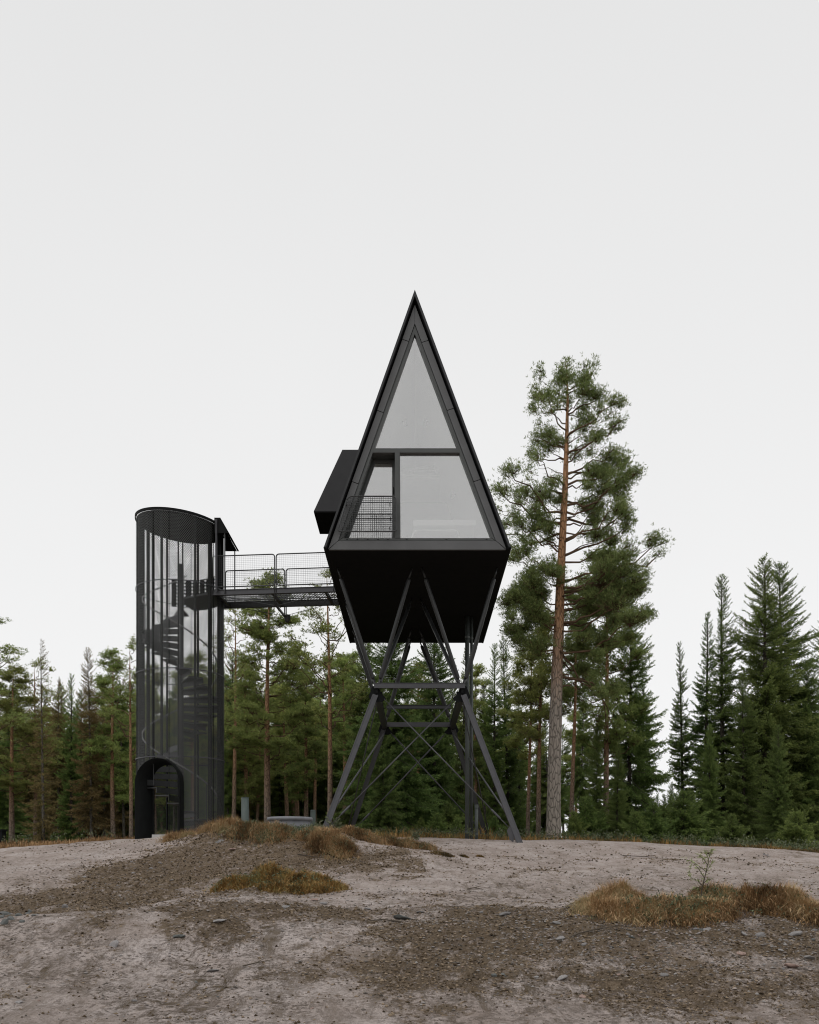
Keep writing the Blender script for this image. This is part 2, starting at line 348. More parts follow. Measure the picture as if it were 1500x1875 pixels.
def ground_mat():
    m = bpy.data.materials.new('ground'); m.use_nodes = True; t = m.node_tree; b = t.nodes['Principled BSDF']; N = t.nodes.new; K = t.links.new
    b.inputs['Roughness'].default_value = .95; b.inputs['Specular IOR Level'].default_value = .1
    co = N('ShaderNodeTexCoord')
    def noise(sc, det=6, rough=.6, sxyz=None):
        n = N('ShaderNodeTexNoise'); n.inputs['Scale'].default_value = sc; n.inputs['Detail'].default_value = det; n.inputs['Roughness'].default_value = rough
        if sxyz:
            mp = N('ShaderNodeMapping'); mp.inputs['Scale'].default_value = sxyz; K(co.outputs['Object'], mp.inputs[0]); K(mp.outputs[0], n.inputs['Vector'])
        else: K(co.outputs['Object'], n.inputs['Vector'])
        return n.outputs['Fac']
    def ramp(f, els):
        c = N('ShaderNodeValToRGB'); e = c.color_ramp.elements
        e[0].position = els[0][0]; e[0].color = (*els[0][1], 1); e[1].position = els[-1][0]; e[1].color = (*els[-1][1], 1)
        for p, q in els[1:-1]: k = e.new(p); k.color = (*q, 1)
        K(f, c.inputs[0]); return c.outputs[0]
    def mixc(f, a, bb):
        x = N('ShaderNodeMix'); x.data_type = 'RGBA'; K(f, x.inputs['Factor']); K(a, x.inputs['A']); K(bb, x.inputs['B']); return x.outputs['Result']
    def math_(op, a, bb):
        x = N('ShaderNodeMath'); x.operation = op; x.use_clamp = False
        for i, v in enumerate((a, bb)):
            if hasattr(v, 'node'): K(v, x.inputs[i])
            else: x.inputs[i].default_value = v
        return x.outputs[0]
    sand = ramp(noise(1.3, 8, .65), [(.25, (.285, .230, .198)), (.5, (.430, .366, .334)), (.75, (.560, .496, .472))])
    soil = ramp(noise(9, 12, .88), [(.30, (.055, .039, .024)), (.48, (.135, .099, .066)), (.60, (.215, .165, .118)), (.75, (.34, .28, .225))])
    a = N('ShaderNodeAttribute'); a.attribute_name = 'soil'
    f = N('ShaderNodeAttribute'); f.attribute_name = 'forest'
    # litter, drag marks and crumbs on the sand; flecks also paint clods' short shadows
    def band(f, lo, hi):
        q = N('ShaderNodeMapRange'); q.inputs['From Min'].default_value = lo; q.inputs['From Max'].default_value = hi; K(f, q.inputs[0]); return q.outputs[0]
    def noise_rot(sc, rot, sxyz, det, rough):
        n = N('ShaderNodeTexNoise'); n.inputs['Scale'].default_value = sc; n.inputs['Detail'].default_value = det; n.inputs['Roughness'].default_value = rough
        mp = N('ShaderNodeMapping'); mp.inputs['Rotation'].default_value = (0, 0, rot); mp.inputs['Scale'].default_value = sxyz
        K(co.outputs['Object'], mp.inputs[0]); K(mp.outputs[0], n.inputs['Vector']); return n.outputs['Fac']
    patch = band(noise(.8, 6, .7), .38, .62)
    st = band(noise_rot(1.6, R(22), (3.4, .8, 1), 9, .78), .52, .60)
    iso = band(noise(5.5, 10, .8), .52, .60)
    fine = band(noise(19, 8, .8), .53, .60)
    fleck = band(noise(70, 4, .7), .60, .66)
    sy = N('ShaderNodeSeparateXYZ'); K(co.outputs['Object'], sy.inputs[0])       # the trodden near slope carries more litter than the plateau
    dirt = N('ShaderNodeMapRange'); dirt.inputs['From Min'].default_value = 12; dirt.inputs['From Max'].default_value = 18; dirt.inputs['To Min'].default_value = 1.35; dirt.inputs['To Max'].default_value = .72; K(sy.outputs['Y'], dirt.inputs[0])
    pl = math_('MULTIPLY', math_('ADD', math_('MULTIPLY', patch, .65), .35), dirt.outputs[0])
    k1 = math_('MULTIPLY', math_('MULTIPLY', st, .75), pl)
    k2 = math_('MULTIPLY', math_('MULTIPLY', iso, .75), pl)
    k3 = math_('MULTIPLY', math_('MULTIPLY', fine, .80), pl)
    kk = math_('MAXIMUM', math_('MAXIMUM', k1, k2), math_('MAXIMUM', k3, math_('MULTIPLY', fleck, .55)))
    litter = N('ShaderNodeRGB'); litter.outputs[0].default_value = (.100, .074, .046, 1)
    c = mixc(kk, sand, litter.outputs[0])
    sm = N('ShaderNodeMapRange'); K(kk, sm.inputs[0])
    e = noise(4.5, 10, .8); e2 = math_('SUBTRACT', e, .5); e3 = math_('ADD', math_('MULTIPLY', e2, 3.6), math_('MULTIPLY', math_('SUBTRACT', noise(17, 8, .8), .5), 3.2)); msk = math_('ADD', a.outputs['Fac'], e3)
    mm = N('ShaderNodeMapRange'); mm.inputs['From Min'].default_value = .25; mm.inputs['From Max'].default_value = .85; K(msk, mm.inputs[0])
    c = mixc(mm.outputs[0], c, soil)
    # pebbles pressed into the soil
    vo = N('ShaderNodeTexVoronoi'); vo.inputs['Scale'].default_value = 26; K(co.outputs['Object'], vo.inputs['Vector'])
    vr = N('ShaderNodeMapRange'); vr.inputs['From Min'].default_value = .26; vr.inputs['From Max'].default_value = .14; K(vo.outputs['Distance'], vr.inputs[0])
    vc = N('ShaderNodeSeparateColor'); K(vo.outputs['Color'], vc.inputs[0])
    vg = N('ShaderNodeMapRange'); vg.inputs['From Min'].default_value = .62; vg.inputs['From Max'].default_value = .66; K(vc.outputs[0], vg.inputs[0])
    pk = math_('MULTIPLY', vr.outputs[0], vg.outputs[0]); pk = math_('MULTIPLY', pk, math_('ADD', math_('MULTIPLY', mm.outputs[0], .75), .12))
    peb = ramp(vc.outputs[1], [(0, (.13, .115, .10)), (.6, (.22, .205, .195)), (1, (.30, .25, .22))])
    c = mixc(pk, c, peb)
    duff = ramp(noise(3, 8), [(.3, (.035, .030, .016)), (.55, (.075, .058, .030)), (.75, (.06, .065, .03))])
    c = mixc(f.outputs['Fac'], c, duff)
    gr = N('ShaderNodeMapRange'); gr.inputs['From Min'].default_value = .3; gr.inputs['From Max'].default_value = .7; gr.inputs['To Min'].default_value = .68; gr.inputs['To Max'].default_value = 1.32; K(noise(95, 8, .85), gr.inputs[0])
    vs = N('ShaderNodeVectorMath'); vs.operation = 'SCALE'; K(c, vs.inputs[0]); K(gr.outputs[0], vs.inputs['Scale']); c = vs.outputs[0]
    K(c, b.inputs['Base Color'])
    h = math_('ADD', math_('MULTIPLY', noise(40, 8, .75), .5), math_('MULTIPLY', noise(9, 8, .7), 1.0))
    h = math_('ADD', h, math_('MULTIPLY', pk, .35)); h = math_('SUBTRACT', h, math_('MULTIPLY', sm.outputs[0], .25))
    bp = N('ShaderNodeBump'); bp.inputs['Strength'].default_value = 1.0; bp.inputs['Distance'].default_value = .06; K(h, bp.inputs['Height']); K(bp.outputs[0], b.inputs['Normal'])
    return m
M['ground'] = ground_mat()
ground()

# ------------------------------------------------------------------ the cabin
YF, YB = 20.0, 28.8
def lx(y, a): return 759.7 - .3534*(y-a)
def rx(y, a): return 759.7 + .3739*(y-a)
ZB = Z(1001, YF)                                      # underside level
cab = thing('treetop_cabin', (.25, 24.4, .6), 'black triangular cabin with a glazed gable, raised high on splayed steel legs', 'cabin')
AP, APX = Z(530, YF), X(759.7, YF)
bl, br = X(lx(1001, 530), YF), X(rx(1001, 530), YF)
bl2, br2 = X(640, YB)+.02, X(887, YB)-.04             # rear eaves
def sect(a_out, y_bot, Y):
    """triangle section through the cabin for a given apex offset, widened slightly to the rear"""
    t = (Y-YF)/(YB-YF)
    dl, dr = t*(bl2-bl), t*(br2-br)
    return [(X(lx(y_bot, a_out), YF)+dl, Y, Z(y_bot, YF)), (APX+(dl+dr)/2, Y, Z(a_out, YF)), (X(rx(y_bot, a_out), YF)+dr, Y, Z(y_bot, YF))]
def slope(name, side, a0, a1, yb0, yb1, Y0, Y1, m, ap=None):
    A, B = sect(a0, yb0, Y0), sect(a1, yb1, Y0); C, D = sect(a0, yb0, Y1), sect(a1, yb1, Y1)
    i = 0 if side < 0 else 2
    mb = MB(); mb.prism([A[i], A[1], B[1], B[i]], [C[i], C[1], D[1], D[i]]); return mb.build(name, m, cab)
for sd in (-1, 1):
    slope('roof_sheet', sd, 530, 541, 1001, 1001, YF, YB, M['roof'])
# warm dark core behind the claddings (stops light leaking between sheet and boards)
for sd in (-1, 1):
    slope('roof_core', sd, 543.5, 604, 1000.5, 1000.5, YF+.36, YB-.05, M['gap'])
# standing seams across the roof
mb = MB()
for k in range(1, 15):
    Y = YF + k*(YB-YF)/15
    A = sect(530, 1001, Y)
    for i in (0, 2):
        a, b = np.array(A[i]), np.array(A[1]); n = np.array([-(b-a)[2], 0, (b-a)[0]]); n = n/np.linalg.norm(n)*(.012 if i == 0 else -.012)
        n = n if n[0]*(i-1) > 0 else -n
        mb.bar(a*.995+b*.005+n, b*.99+a*.01+n, .03, .026, up=n)
mb.build('roof_seam', M['roof'], cab)
# facade boards with open joints, in front of the black gap
def board(name, poly, m, y0=YF+.10, y1=YF+.16):
    b = MB(); b.slab(poly, y0, y1, YF); return b.build(name, m, cab)
mb = MB()
g = .8
cuts_l = [617, 748, 879]; cuts_r = [619, 744, 875]
def strips(cuts, fx, right):
    ys = [None] + cuts + [None]
    for i in range(4):
        p = []
        o0, o1 = (fx(0, 0), 0), 0
        if i == 0:
            top = [(759.7 + (-.25 if not right else .25), 553), (759.7 + (-.25 if not right else .25), 587.5)]
            y = cuts[0]
            q = [(fx(y+3.5, 588), y+3.5-g), (fx(y-.5, 552.5), y-.5-g)]
            poly = [top[0], top[1]] + q
        else:
            y0 = cuts[i-1]
            t0 = [(fx(y0, 552.5), y0), (fx(y0+4, 588), y0+4)]
            if i < 3:
                y1 = cuts[i]; q = [(fx(y1+3.5, 588), y1+3.5-g), (fx(y1-.5, 552.5), y1-.5-g)]
            else:
                q = [(fx(986.4, 588), 986.4), (fx(1002.4, 552.5), 1002.4)]
            poly = t0 + q
        if right: poly = poly[::-1]
        board('facade_board', poly, M['panel'])
strips(cuts_l, lx, False); strips(cuts_r, rx, True)
board('facade_board', [(lx(987.4, 588)+.3, 987.4), (lx(1003.4, 552.5)+1.2, 1003.4), (rx(1003.4, 552.5)-1.2, 1003.4), (rx(987.4, 588)-.3, 987.4)], M['panel'])
# window frame: two rafters, bottom rail, transom, mullion
def fr(name, poly, y0=YF+.125, y1=YF+.27): b = MB(); b.slab(poly, y0, y1, YF); return b.build(name, M['frame'], cab)
fr('window_frame', [(759.7, 589.2), (lx(986, 589.2), 986), (lx(980, 605), 980), (759.7, 605)])
fr('window_frame', [(759.7, 605), (rx(980, 605), 980), (rx(986, 589.2), 986), (759.7, 589.2)])
fr('window_frame', [(lx(986, 589.2)+.2, 986.2), (rx(986, 589.2)-.2, 986.2), (rx(981, 605), 981.6), (lx(981, 605), 981.6)])
fr('transom', [(lx(816.4, 605)+.1, 816.4), (lx(824.3, 605)+.1, 824.3), (rx(824.3, 605)-.1, 824.3), (rx(816.4, 605)-.1, 816.4)], YF+.115, YF+.268)
fr('mullion', [(723, 824.4), (723, 981.5), (733, 981.5), (732.0, 824.4)], YF+.11, YF+.266)
for x in (635, 654, 673, 692, 710, 745, 818, 892):
    mb = MB(); mb.box(((x-750)/F*YF, YF+.123, Z(983.9, YF)), (.04, .006, .012)); mb.build('drain_slot', M['gap'], cab)
# panes
def pane(poly, y=YF+.20):
    b = MB(); b.slab(poly, y, y+.012, YF); return b.build('pane', M['glass'], cab)
pane([(760, 605.5), (lx(816.2, 605), 816.2), (rx(816.2, 605), 816.2)])
pane([(732.5, 824.6), (733.4, 981.3), (rx(981.3, 605), 981.3), (rx(824.6, 605), 824.6)])
# recessed balcony door
op = [(lx(824.6, 605)+.3, 824.6), (722.8, 824.6), (722.8, 981.4), (lx(981.4, 605)+.3, 981.4)]
q = [(X(a, YF), Z(b, YF)) for a, b in op]
d0, d1 = YF+.272, YF+.52
mb = MB()
cx_, cz_ = np.mean([a for a, _ in q]), np.mean([b for _, b in q])
outq = [(cx_+(a-cx_)*1.05+np.sign(a-cx_)*.01, cz_+(b-cz_)*1.03) for a, b in q]
for i in range(4):
    j = (i+1) % 4
    mb.prism([(q[i][0], d0, q[i][1]), (q[j][0], d0, q[j][1]), (outq[j][0], d0, outq[j][1]), (outq[i][0], d0, outq[i][1])],
             [(q[i][0], d1, q[i][1]), (q[j][0], d1, q[j][1]), (outq[j][0], d1, outq[j][1]), (outq[i][0], d1, outq[i][1])])
mb.build('door_reveal', mat('reveal', (.05, .056, .052), .6, var=.1), cab)
def inset(pts, d):
    n = len(pts); c = np.mean(pts, 0); out = []
    for i in range(n):
        p = np.array(pts[i]); e1 = np.array(pts[i])-np.array(pts[i-1]); e2 = np.array(pts[(i+1) % n])-p
        n1 = np.array([-e1[1], e1[0]])/np.linalg.norm(e1); n2 = np.array([-e2[1], e2[0]])/np.linalg.norm(e2)
        if n1.dot(c-p) < 0: n1 = -n1
        if n2.dot(c-p) < 0: n2 = -n2
        out.append(p + d*(n1+n2)/(1+n1.dot(n2)))
    return out
gi = inset(q, .065)
dr = thing('balcony_door', (0, 0, 0), None, None); dr.parent = cab; dr.matrix_parent_inverse = Matrix.Translation(-Vector(cab.location))
mb = MB()
for i in range(4):
    j = (i+1) % 4
    mb.prism([(q[i][0], d1-.06, q[i][1]), (q[j][0], d1-.06, q[j][1]), (gi[j][0], d1-.06, gi[j][1]), (gi[i][0], d1-.06, gi[i][1])],
             [(q[i][0], d1+.01, q[i][1]), (q[j][0], d1+.01, q[j][1]), (gi[j][0], d1+.01, gi[j][1]), (gi[i][0], d1+.01, gi[i][1])])
mb.build('door_frame', M['frame'], dr)
mb = MB(); mb.prism([(a, d1-.03, b) for a, b in gi], [(a, d1-.018, b) for a, b in gi]); mb.build('pane', M['glass'], dr)
mb = MB(); mb.bar((gi[1][0]+.03, d1-.09, 7.3+1.0), (gi[1][0]+.03, d1-.09, 7.3+1.16), .02, .02, up=(0, 1, 0)); mb.build('handle', M['black'], dr)

def rounded(pts, r, n=6, closed=True):
    """round the corners of a polyline"""
    out = []; m = len(pts)
    for i in range(m):
        p = np.array(pts[i], float)
        if not closed and i in (0, m-1): out.append(p); continue
        a = np.array(pts[i-1], float)-p; b = np.array(pts[(i+1) % m], float)-p
        a = p + a/np.linalg.norm(a)*r; b = p + b/np.linalg.norm(b)*r
        for k in range(n+1):
            t = k/n; out.append((1-t)**2*a + 2*t*(1-t)*p + t*t*b)
    if closed: out.append(out[0])
    return out
def clip_line_poly(o, d, poly):
    ts = []
    for i in range(len(poly)):
        a = poly[i]; b = poly[(i+1) % len(poly)]; e = b-a
        den = d[0]*e[1]-d[1]*e[0]
        if abs(den) < 1e-9: continue
        w_ = a-o; t = (w_[0]*e[1]-w_[1]*e[0])/den; u = (w_[0]*d[1]-w_[1]*d[0])/den
        if 0 <= u <= 1: ts.append(t)
    return (min(ts), max(ts)) if len(ts) >= 2 else None
def wire_panel(mb, corners, pitch, r=.0022, pu=None):
    """welded mesh inside a planar polygon; corners are 3D, first edge gives the U direction"""
    c = [np.array(p, float) for p in corners]; u = c[1]-c[0]; u /= np.linalg.norm(u)
    n = np.cross(u, c[2]-c[1]); n /= np.linalg.norm(n); v = np.cross(n, u)
    q2 = [np.array([(p-c[0]).dot(u), (p-c[0]).dot(v)]) for p in c]; q2a = np.array(q2)
    for ax in (0, 1):
        lo, hi = q2a[:, ax].min(), q2a[:, ax].max(); k = max(2, round((hi-lo)/pitch))
        for i in range(1, k):
            val = lo + (hi-lo)*i/k; o = np.array([val, 0.]) if ax == 0 else np.array([0., val]); d = np.array([0., 1.]) if ax == 0 else np.array([1., 0.])
            t = clip_line_poly(o, d, q2)
            if t:
                A = o+d*t[0]; B = o+d*t[1]; off = n*(r*1.02 if ax else -r*1.02)
                mb.tube([c[0]+u*A[0]+v*A[1]+off, c[0]+u*B[0]+v*B[1]+off], r, 4, cap=False)
# balcony railing
YR = YF-.02
rc = [P(637.2, 908.8, YR), P(725.4, 908.8, YR), P(727.0, 973, YR), P(617.4, 973, YR)]
ra = MB(); ra.tube(rounded(rc, .09), .0155, 8); rail = ra.build('balcony_railing', M['steel_dark'], cab, True)
mb = MB(); wire_panel(mb, [rc[3], rc[2], rc[1], rc[0]], .049, .0052); mb.build('mesh_infill', M['steel_dark'], rail)
mb = MB()
for px in (634, 714):
    for py in (922, 965):
        p = P(px, py, YR); mb.tube([p, p+np.array([0, .2, 0])], .011, 6)
mb.tube([P(632, 919, YR)+np.array([0, .03, 0]), P(725.5, 919, YR)+np.array([0, .03, 0])], .011, 6)
mb.build('bracket', M['steel_dark'], rail)

# underside and floor
mb = MB()
A = sect(530, 1003.2, YF+.105); B = sect(530, 1003.2, YB)
zt = Z(988, YF)
mb.prism([(A[0][0]+.05, YF+.17, ZB-.02), (A[2][0]-.05, YF+.17, ZB-.02), (A[2][0]-.12, YF+.17, zt), (A[0][0]+.12, YF+.17, zt)],
         [(B[0][0]+.03, YB-.02, ZB-.02), (B[2][0]-.03, YB-.02, ZB-.02), (B[2][0]-.1, YB-.02, zt), (B[0][0]+.1, YB-.02, zt)])
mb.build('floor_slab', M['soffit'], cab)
mb = MB()                                                # eave edge plates
for i, s in ((0, 1), (2, -1)):
    mb.prism([(A[i][0], YF+.0, ZB-.025), (A[i][0]+s*.05, YF+.0, ZB-.025), (A[i][0]+s*.05, YF+.0, ZB-.002), (A[i][0], YF+.0, ZB-.002)],
             [(B[i][0], YB, ZB-.025), (B[i][0]+s*.05, YB, ZB-.025), (B[i][0]+s*.05, YB, ZB-.002), (B[i][0], YB, ZB-.002)])
mb.build('eave_trim', M['black'], cab)
# rear gable, out of view; its window is added to daylight the rooms
mb = MB(); C = sect(541, 1000.5, YB-.12); D = sect(541, 1000.5, YB-.06)
yw = HY-9.8*F/YF
mb = MB()
def gp(polys):
    for pl_ in polys: mb.prism([sect(a_, y_, YB-.12)[i_] for a_, y_, i_ in pl_], [sect(a_, y_, YB-.06)[i_] for a_, y_, i_ in pl_])
gp([[(541, yw, 0), (541, yw, 1), (541, yw, 2)], [(541, 1000, 0), (541, yw, 0), (640, yw, 0), (640, 972, 0)], [(541, 1000, 2), (640, 972, 2), (640, yw, 2), (541, yw, 2)], [(541, 1000, 0), (640, 972, 0), (640, 972, 2), (541, 1000, 2)]])
rg_ = mb.build('rear_gable', M['hood'], cab)
mb = MB(); mb.prism(*[[sect(641, 971.5, y)[0], sect(641, yw+.5, y)[0], sect(641, yw+.5, y)[2], sect(641, 971.5, y)[2]] for y in (YB-.10, YB-.09)]); mb.build('pane', M['glass'], rg_)

# interior shell
def inner_tri(Y, a=604.8, yb=979.5): return sect(a, yb, Y)
for i, nm in ((0, 'inner_wall'), (2, 'inner_wall')):
    A = inner_tri(YF+.28); B = inner_tri(YB-.3); o = np.array([-.02 if i == 0 else .02, 0, .0])
    mb = MB(); mb.prism([A[i], A[1], np.array(A[1])+o+[0, 0, .05], np.array(A[i])+o], [B[i], B[1], np.array(B[1])+o+[0, 0, .05], np.array(B[i])+o])
    mb.build(nm, M['inner'], cab)
A = inner_tri(YF+.28); B = inner_tri(YB-.3)
mb = MB(); mb.prism([A[0], A[2], np.array(A[2])-[0, 0, .03], np.array(A[0])-[0, 0, .03]], [B[0], B[2], np.array(B[2])-[0, 0, .03], np.array(B[0])-[0, 0, .03]]); mb.build('inner_floor', M['inner_floor'], cab)

# loft with its mesh guard, cabinet, wall lamps
FZ = Z(979.5, YF)
lz = Z(876, 23.5)
def wx(z, Y, side, a=604.8):
    t = sect(a, 979.5, Y); p = t[0] if side < 0 else t[2]; q_ = t[1]; k = (z-p[2])/(q_[2]-p[2]); return p[0]+(q_[0]-p[0])*k
mb = MB()                                              # pale lining inside the rear gable, round its added window
def lp(polys):
    for pl_ in polys: mb.prism([sect(a_, y_, YB-.30)[i_] for a_, y_, i_ in pl_], [sect(a_, y_, YB-.27)[i_] for a_, y_, i_ in pl_])
lp([[(606, yw, 0), (606, yw, 1), (606, yw, 2)], [(606, 979, 0), (606, yw, 0), (640, yw, 0), (640, 972, 0)], [(606, 979, 2), (640, 972, 2), (640, yw, 2), (606, yw, 2)]])
mb.build('inner_wall', M['inner'], cab)
mb = MB(); mb.prism([(wx(lz, 23.5, -1)+.02, 23.5, lz), (wx(lz, 23.5, 1)-.02, 23.5, lz), (wx(lz, 23.5, 1)-.05, 23.5, lz+.1), (wx(lz, 23.5, -1)+.05, 23.5, lz+.1)],
                    [(wx(lz, 25.28, -1)+.02, 25.28, lz), (wx(lz, 25.28, 1)-.02, 25.28, lz), (wx(lz, 25.28, 1)-.05, 25.28, lz+.1), (wx(lz, 25.28, -1)+.05, 25.28, lz+.1)])
mb.build('loft_floor', M['inner'], cab)
lg = [P(700, 872, 23.45), P(812, 872, 23.45), P(806, 847, 23.45), P(770, 856, 23.45), P(702, 860, 23.45)]
ra = MB(); ra.tube(rounded(lg, .04), .012, 6); lr = ra.build('loft_railing', M['white'], cab, True)
mb = MB(); wire_panel(mb, lg, .075, .007); mb.build('mesh_infill', M['white'], lr)
for px, py in ((715, 772), (806, 772), (862, 905)):
    Y = 22.3; z = Z(py, Y); side = -1 if px < 750 else 1; x = wx(z, Y, side)
    mb = MB(); mb.tube([(x, Y, z), (x-side*.07, Y, z)], .015, 6); mb.tube([(x-side*.09, Y, z-.10), (x-side*.08, Y, z+.06)], [.05, .035], 10); mb.build('wall_lamp', M['lampmetal'], cab, True)
kb = thing('kitchen_cabinet', (0.6, 24.3, FZ), 'tall grey cabinet block inside the cabin under the loft', 'cabinet')
x0, x1 = X(690, 24), X(838, 24)
mb = MB(); mb.box(((x0+x1)/2, 24.35, (FZ+.1+Z(922, 24))/2), (x1-x0, .7, Z(922, 24)-FZ-.1)); mb.build('carcass', M['cabinet'], kb)
mb = MB()
for k in range(4): mb.box((x0+(k+.5)*(x1-x0)/4, 23.99, FZ+1.3), ((x1-x0)/4-.012, .02, 2.0))
mb.build('cabinet_door', M['cabinet'], kb)
mb = MB(); mb.box(((x0+x1)/2, 24.38, FZ+.05), (x1-x0-.04, .6, .1)); mb.build('plinth', M['lampmetal'], kb)
bed = thing('bed', (.75, 21.1, FZ), 'white tubular bed with a pale mattress behind the large lower pane', 'bed')
bx0, bx1 = X(757, 20.7), X(871, 20.7)
mb = MB(); mb.box(((bx0+bx1)/2, 21.6, Z(957, 20.7)), (bx1-bx0, 1.8, .13)); mb.build('mattress', M['white'], bed)
mb = MB()
for y in (20.62, 22.6):
    mb.tube(rounded([(X(751, 20.6), y, FZ+.005), (X(758, 20.6), y, FZ+.33), (X(838, 20.6), y, FZ+.33), (X(845, 20.6), y, FZ+.005)], .1, closed=False), .017, 8)
mb.tube([(X(760, 20.6), 20.62, FZ+.2), (X(760, 20.6), 22.6, FZ+.2)], .015, 6); mb.tube([(X(836, 20.6), 20.62, FZ+.2), (X(836, 20.6), 22.6, FZ+.2)], .015, 6)
mb.build('bed_frame', M['white'], bed, True)

# entrance dormer on the left slope, over the bridge
Y0, Y1 = 24.0, 25.6
hp = [(627, 823.4), (664, 823.4), (622, 936.2), (574.6, 936.2)]
hq = [np.array([X(a, Y0), Z(b, Y0)]) for a, b in hp]
do = MB(); th = .05
do.prism([(p[0], Y0, p[1]) for p in hq], [(p[0], Y0+th, p[1]) for p in hq])
do.prism([(p[0], Y1-th, p[1]) for p in hq], [(p[0], Y1, p[1]) for p in hq])
l0, l1 = hq[0], hq[3]
n_ = np.array([l0[1]-l1[1], -(l0[0]-l1[0])]); n_ = n_/np.linalg.norm(n_)*.05
do.prism([(l0[0], Y0+th, l0[1]), (l1[0], Y0+th, l1[1]), (l1[0]+n_[0], Y0+th, l1[1]+n_[1]), (l0[0]+n_[0], Y0+th, l0[1]+n_[1])],
         [(l0[0], Y1-th, l0[1]), (l1[0], Y1-th, l1[1]), (l1[0]+n_[0], Y1-th, l1[1]+n_[1]), (l0[0]+n_[0], Y1-th, l0[1]+n_[1])])
do.prism([(hq[0][0], Y0+th, hq[0][1]-.05), (hq[1][0], Y0+th, hq[1][1]-.05), (hq[1][0], Y0+th, hq[1][1]), (hq[0][0], Y0+th, hq[0][1])],
         [(hq[0][0], Y1-th, hq[0][1]-.05), (hq[1][0], Y1-th, hq[1][1]-.05), (hq[1][0], Y1-th, hq[1][1]), (hq[0][0], Y1-th, hq[0][1])])
dm = do.build('entrance_dormer', M['hood'], cab)
mb = MB(); e0, e1 = hq[3], hq[2]
mb.prism([(e0[0]+.004, Y0+.004, e0[1]-.03), (e1[0], Y0+.004, e1[1]-.03), (e1[0], Y0+.004, e1[1]-.003), (e0[0]+.004, Y0+.004, e0[1]-.003)],
         [(e0[0]+.004, Y1-.004, e0[1]-.03), (e1[0], Y1-.004, e1[1]-.03), (e1[0], Y1-.004, e1[1]-.003), (e0[0]+.004, Y1-.004, e0[1]-.003)])
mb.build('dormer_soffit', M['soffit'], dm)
# entrance door set in the slope below the dormer
mb = MB(); zz = 7.32; xa = wx(zz, 24.8, -1, 530)-.03; xb = wx(zz+2.05, 24.8, -1, 530)-.03
mb.prism([(xa, 24.35, zz), (xb, 24.35, zz+2.0), (xb-.04, 24.35, zz+2.0), (xa-.04, 24.35, zz)], [(xa, 25.25, zz), (xb, 25.25, zz+2.0), (xb-.04, 25.25, zz+2.0), (xa-.04, 25.25, zz)])
ed = mb.build('entrance_door', M['hood'], cab)
mb = MB(); mb.tube([(xa*.5+xb*.5-.09, 24.45, zz+.95), (xa*.5+xb*.5-.05, 24.45, zz+1.15)], .012, 6); mb.build('handle', M['steel'], ed)

# steel frame: nodes, legs, struts, beams, bracing
ZN = 4.07
nA = [np.array([X(690, 21.8), 21.8, ZN]), np.array([X(846.5, 21.8), 21.8, ZN])]
nB = [np.array([X(704.5, 27.5), 27.5, ZN]), np.array([X(828, 27.5), 27.5, ZN])]
def gfoot(x, y): return np.array([x, y, gz(x, y)-.05])
fA = [gfoot(-2.08, 21.2), gfoot(2.60, 21.2)]
fB = [gfoot(-1.92, 28.3), gfoot(2.46, 28.3)]
def hsec(mb, a, b, wd, up):
    """H-shaped steel section between two points"""
    a = np.asarray(a, float); b = np.asarray(b, float); d = (b-a)/np.linalg.norm(b-a); r = np.cross(d, up); r /= np.linalg.norm(r); u = np.cross(r, d)
    t = wd*.11
    mb.bar(a, b, t, wd-2*t-.002, up=u)
    for s in (-1, 1): mb.bar(a+u*s*(wd/2-t/2), b+u*s*(wd/2-t/2), wd, t, up=u)
for n2, f2 in ((nA, fA), (nB, fB)):
    for i in (0, 1):
        mb = MB(); s = 1 if i else -1
        d = f2[i]-n2[i]; d /= np.linalg.norm(d)
        mb.bar(n2[i]+d*.1, f2[i], .132, .14, up=(0, 1, 0))
        mb.bar(n2[i]+d*.1+np.array([-s*.06, -.083, 0]), f2[i]+np.array([-s*.06, -.083, 0]), .022, .012, up=(0, 1, 0))
        mb.bar(n2[i]+d*.1+np.array([s*.06, -.083, 0]), f2[i]+np.array([s*.06, -.083, 0]), .022, .012, up=(0, 1, 0))
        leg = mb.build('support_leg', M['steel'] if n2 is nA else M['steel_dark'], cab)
        mb = MB(); mb.box(f2[i]+np.array([0, 0, -.03]), (.34, .34, .03)); mb.lathe(f2[i]+np.array([0, 0, -.3]), [(.22, 0), (.22, .25), (.0, .255)], 16)
        mb.build('foot_plate', M['steel'], leg)
ctr = X(764.5, 21.3)
zt = ZB-.03
rows = {0: (21.35, 23.9), 1: (27.0, 28.2)}
def strut(a, b, r=.05):
    mb = MB(); a = np.asarray(a); b = np.asarray(b); d = (b-a)/np.linalg.norm(b-a)
    mb.tube([a+d*.30, a+d*.34, b-d*.30, b-d*.26], [r*.8, r, r, r*.8], 12)
    mb.tube([a+d*.02, a+d*.31], r*.42, 8); mb.tube([b-d*.28, b-d*.01], r*.42, 8)
    return mb.build('strut', M['steel_dark'], cab, True)
for k, nn in ((0, nA), (1, nB)):
    for Yr in rows[k]:
        A = sect(530, 1003, Yr)
        for i in (0, 1):
            s = -1 if i == 0 else 1
            outer = np.array([A[0][0]+.20 if i == 0 else A[2][0]-.20, Yr, zt]); inn = np.array([APX+.06+s*.115, Yr, zt])
            st = nn[i]+np.array([0, .0, .03])
            strut(st, outer); strut(st, inn)
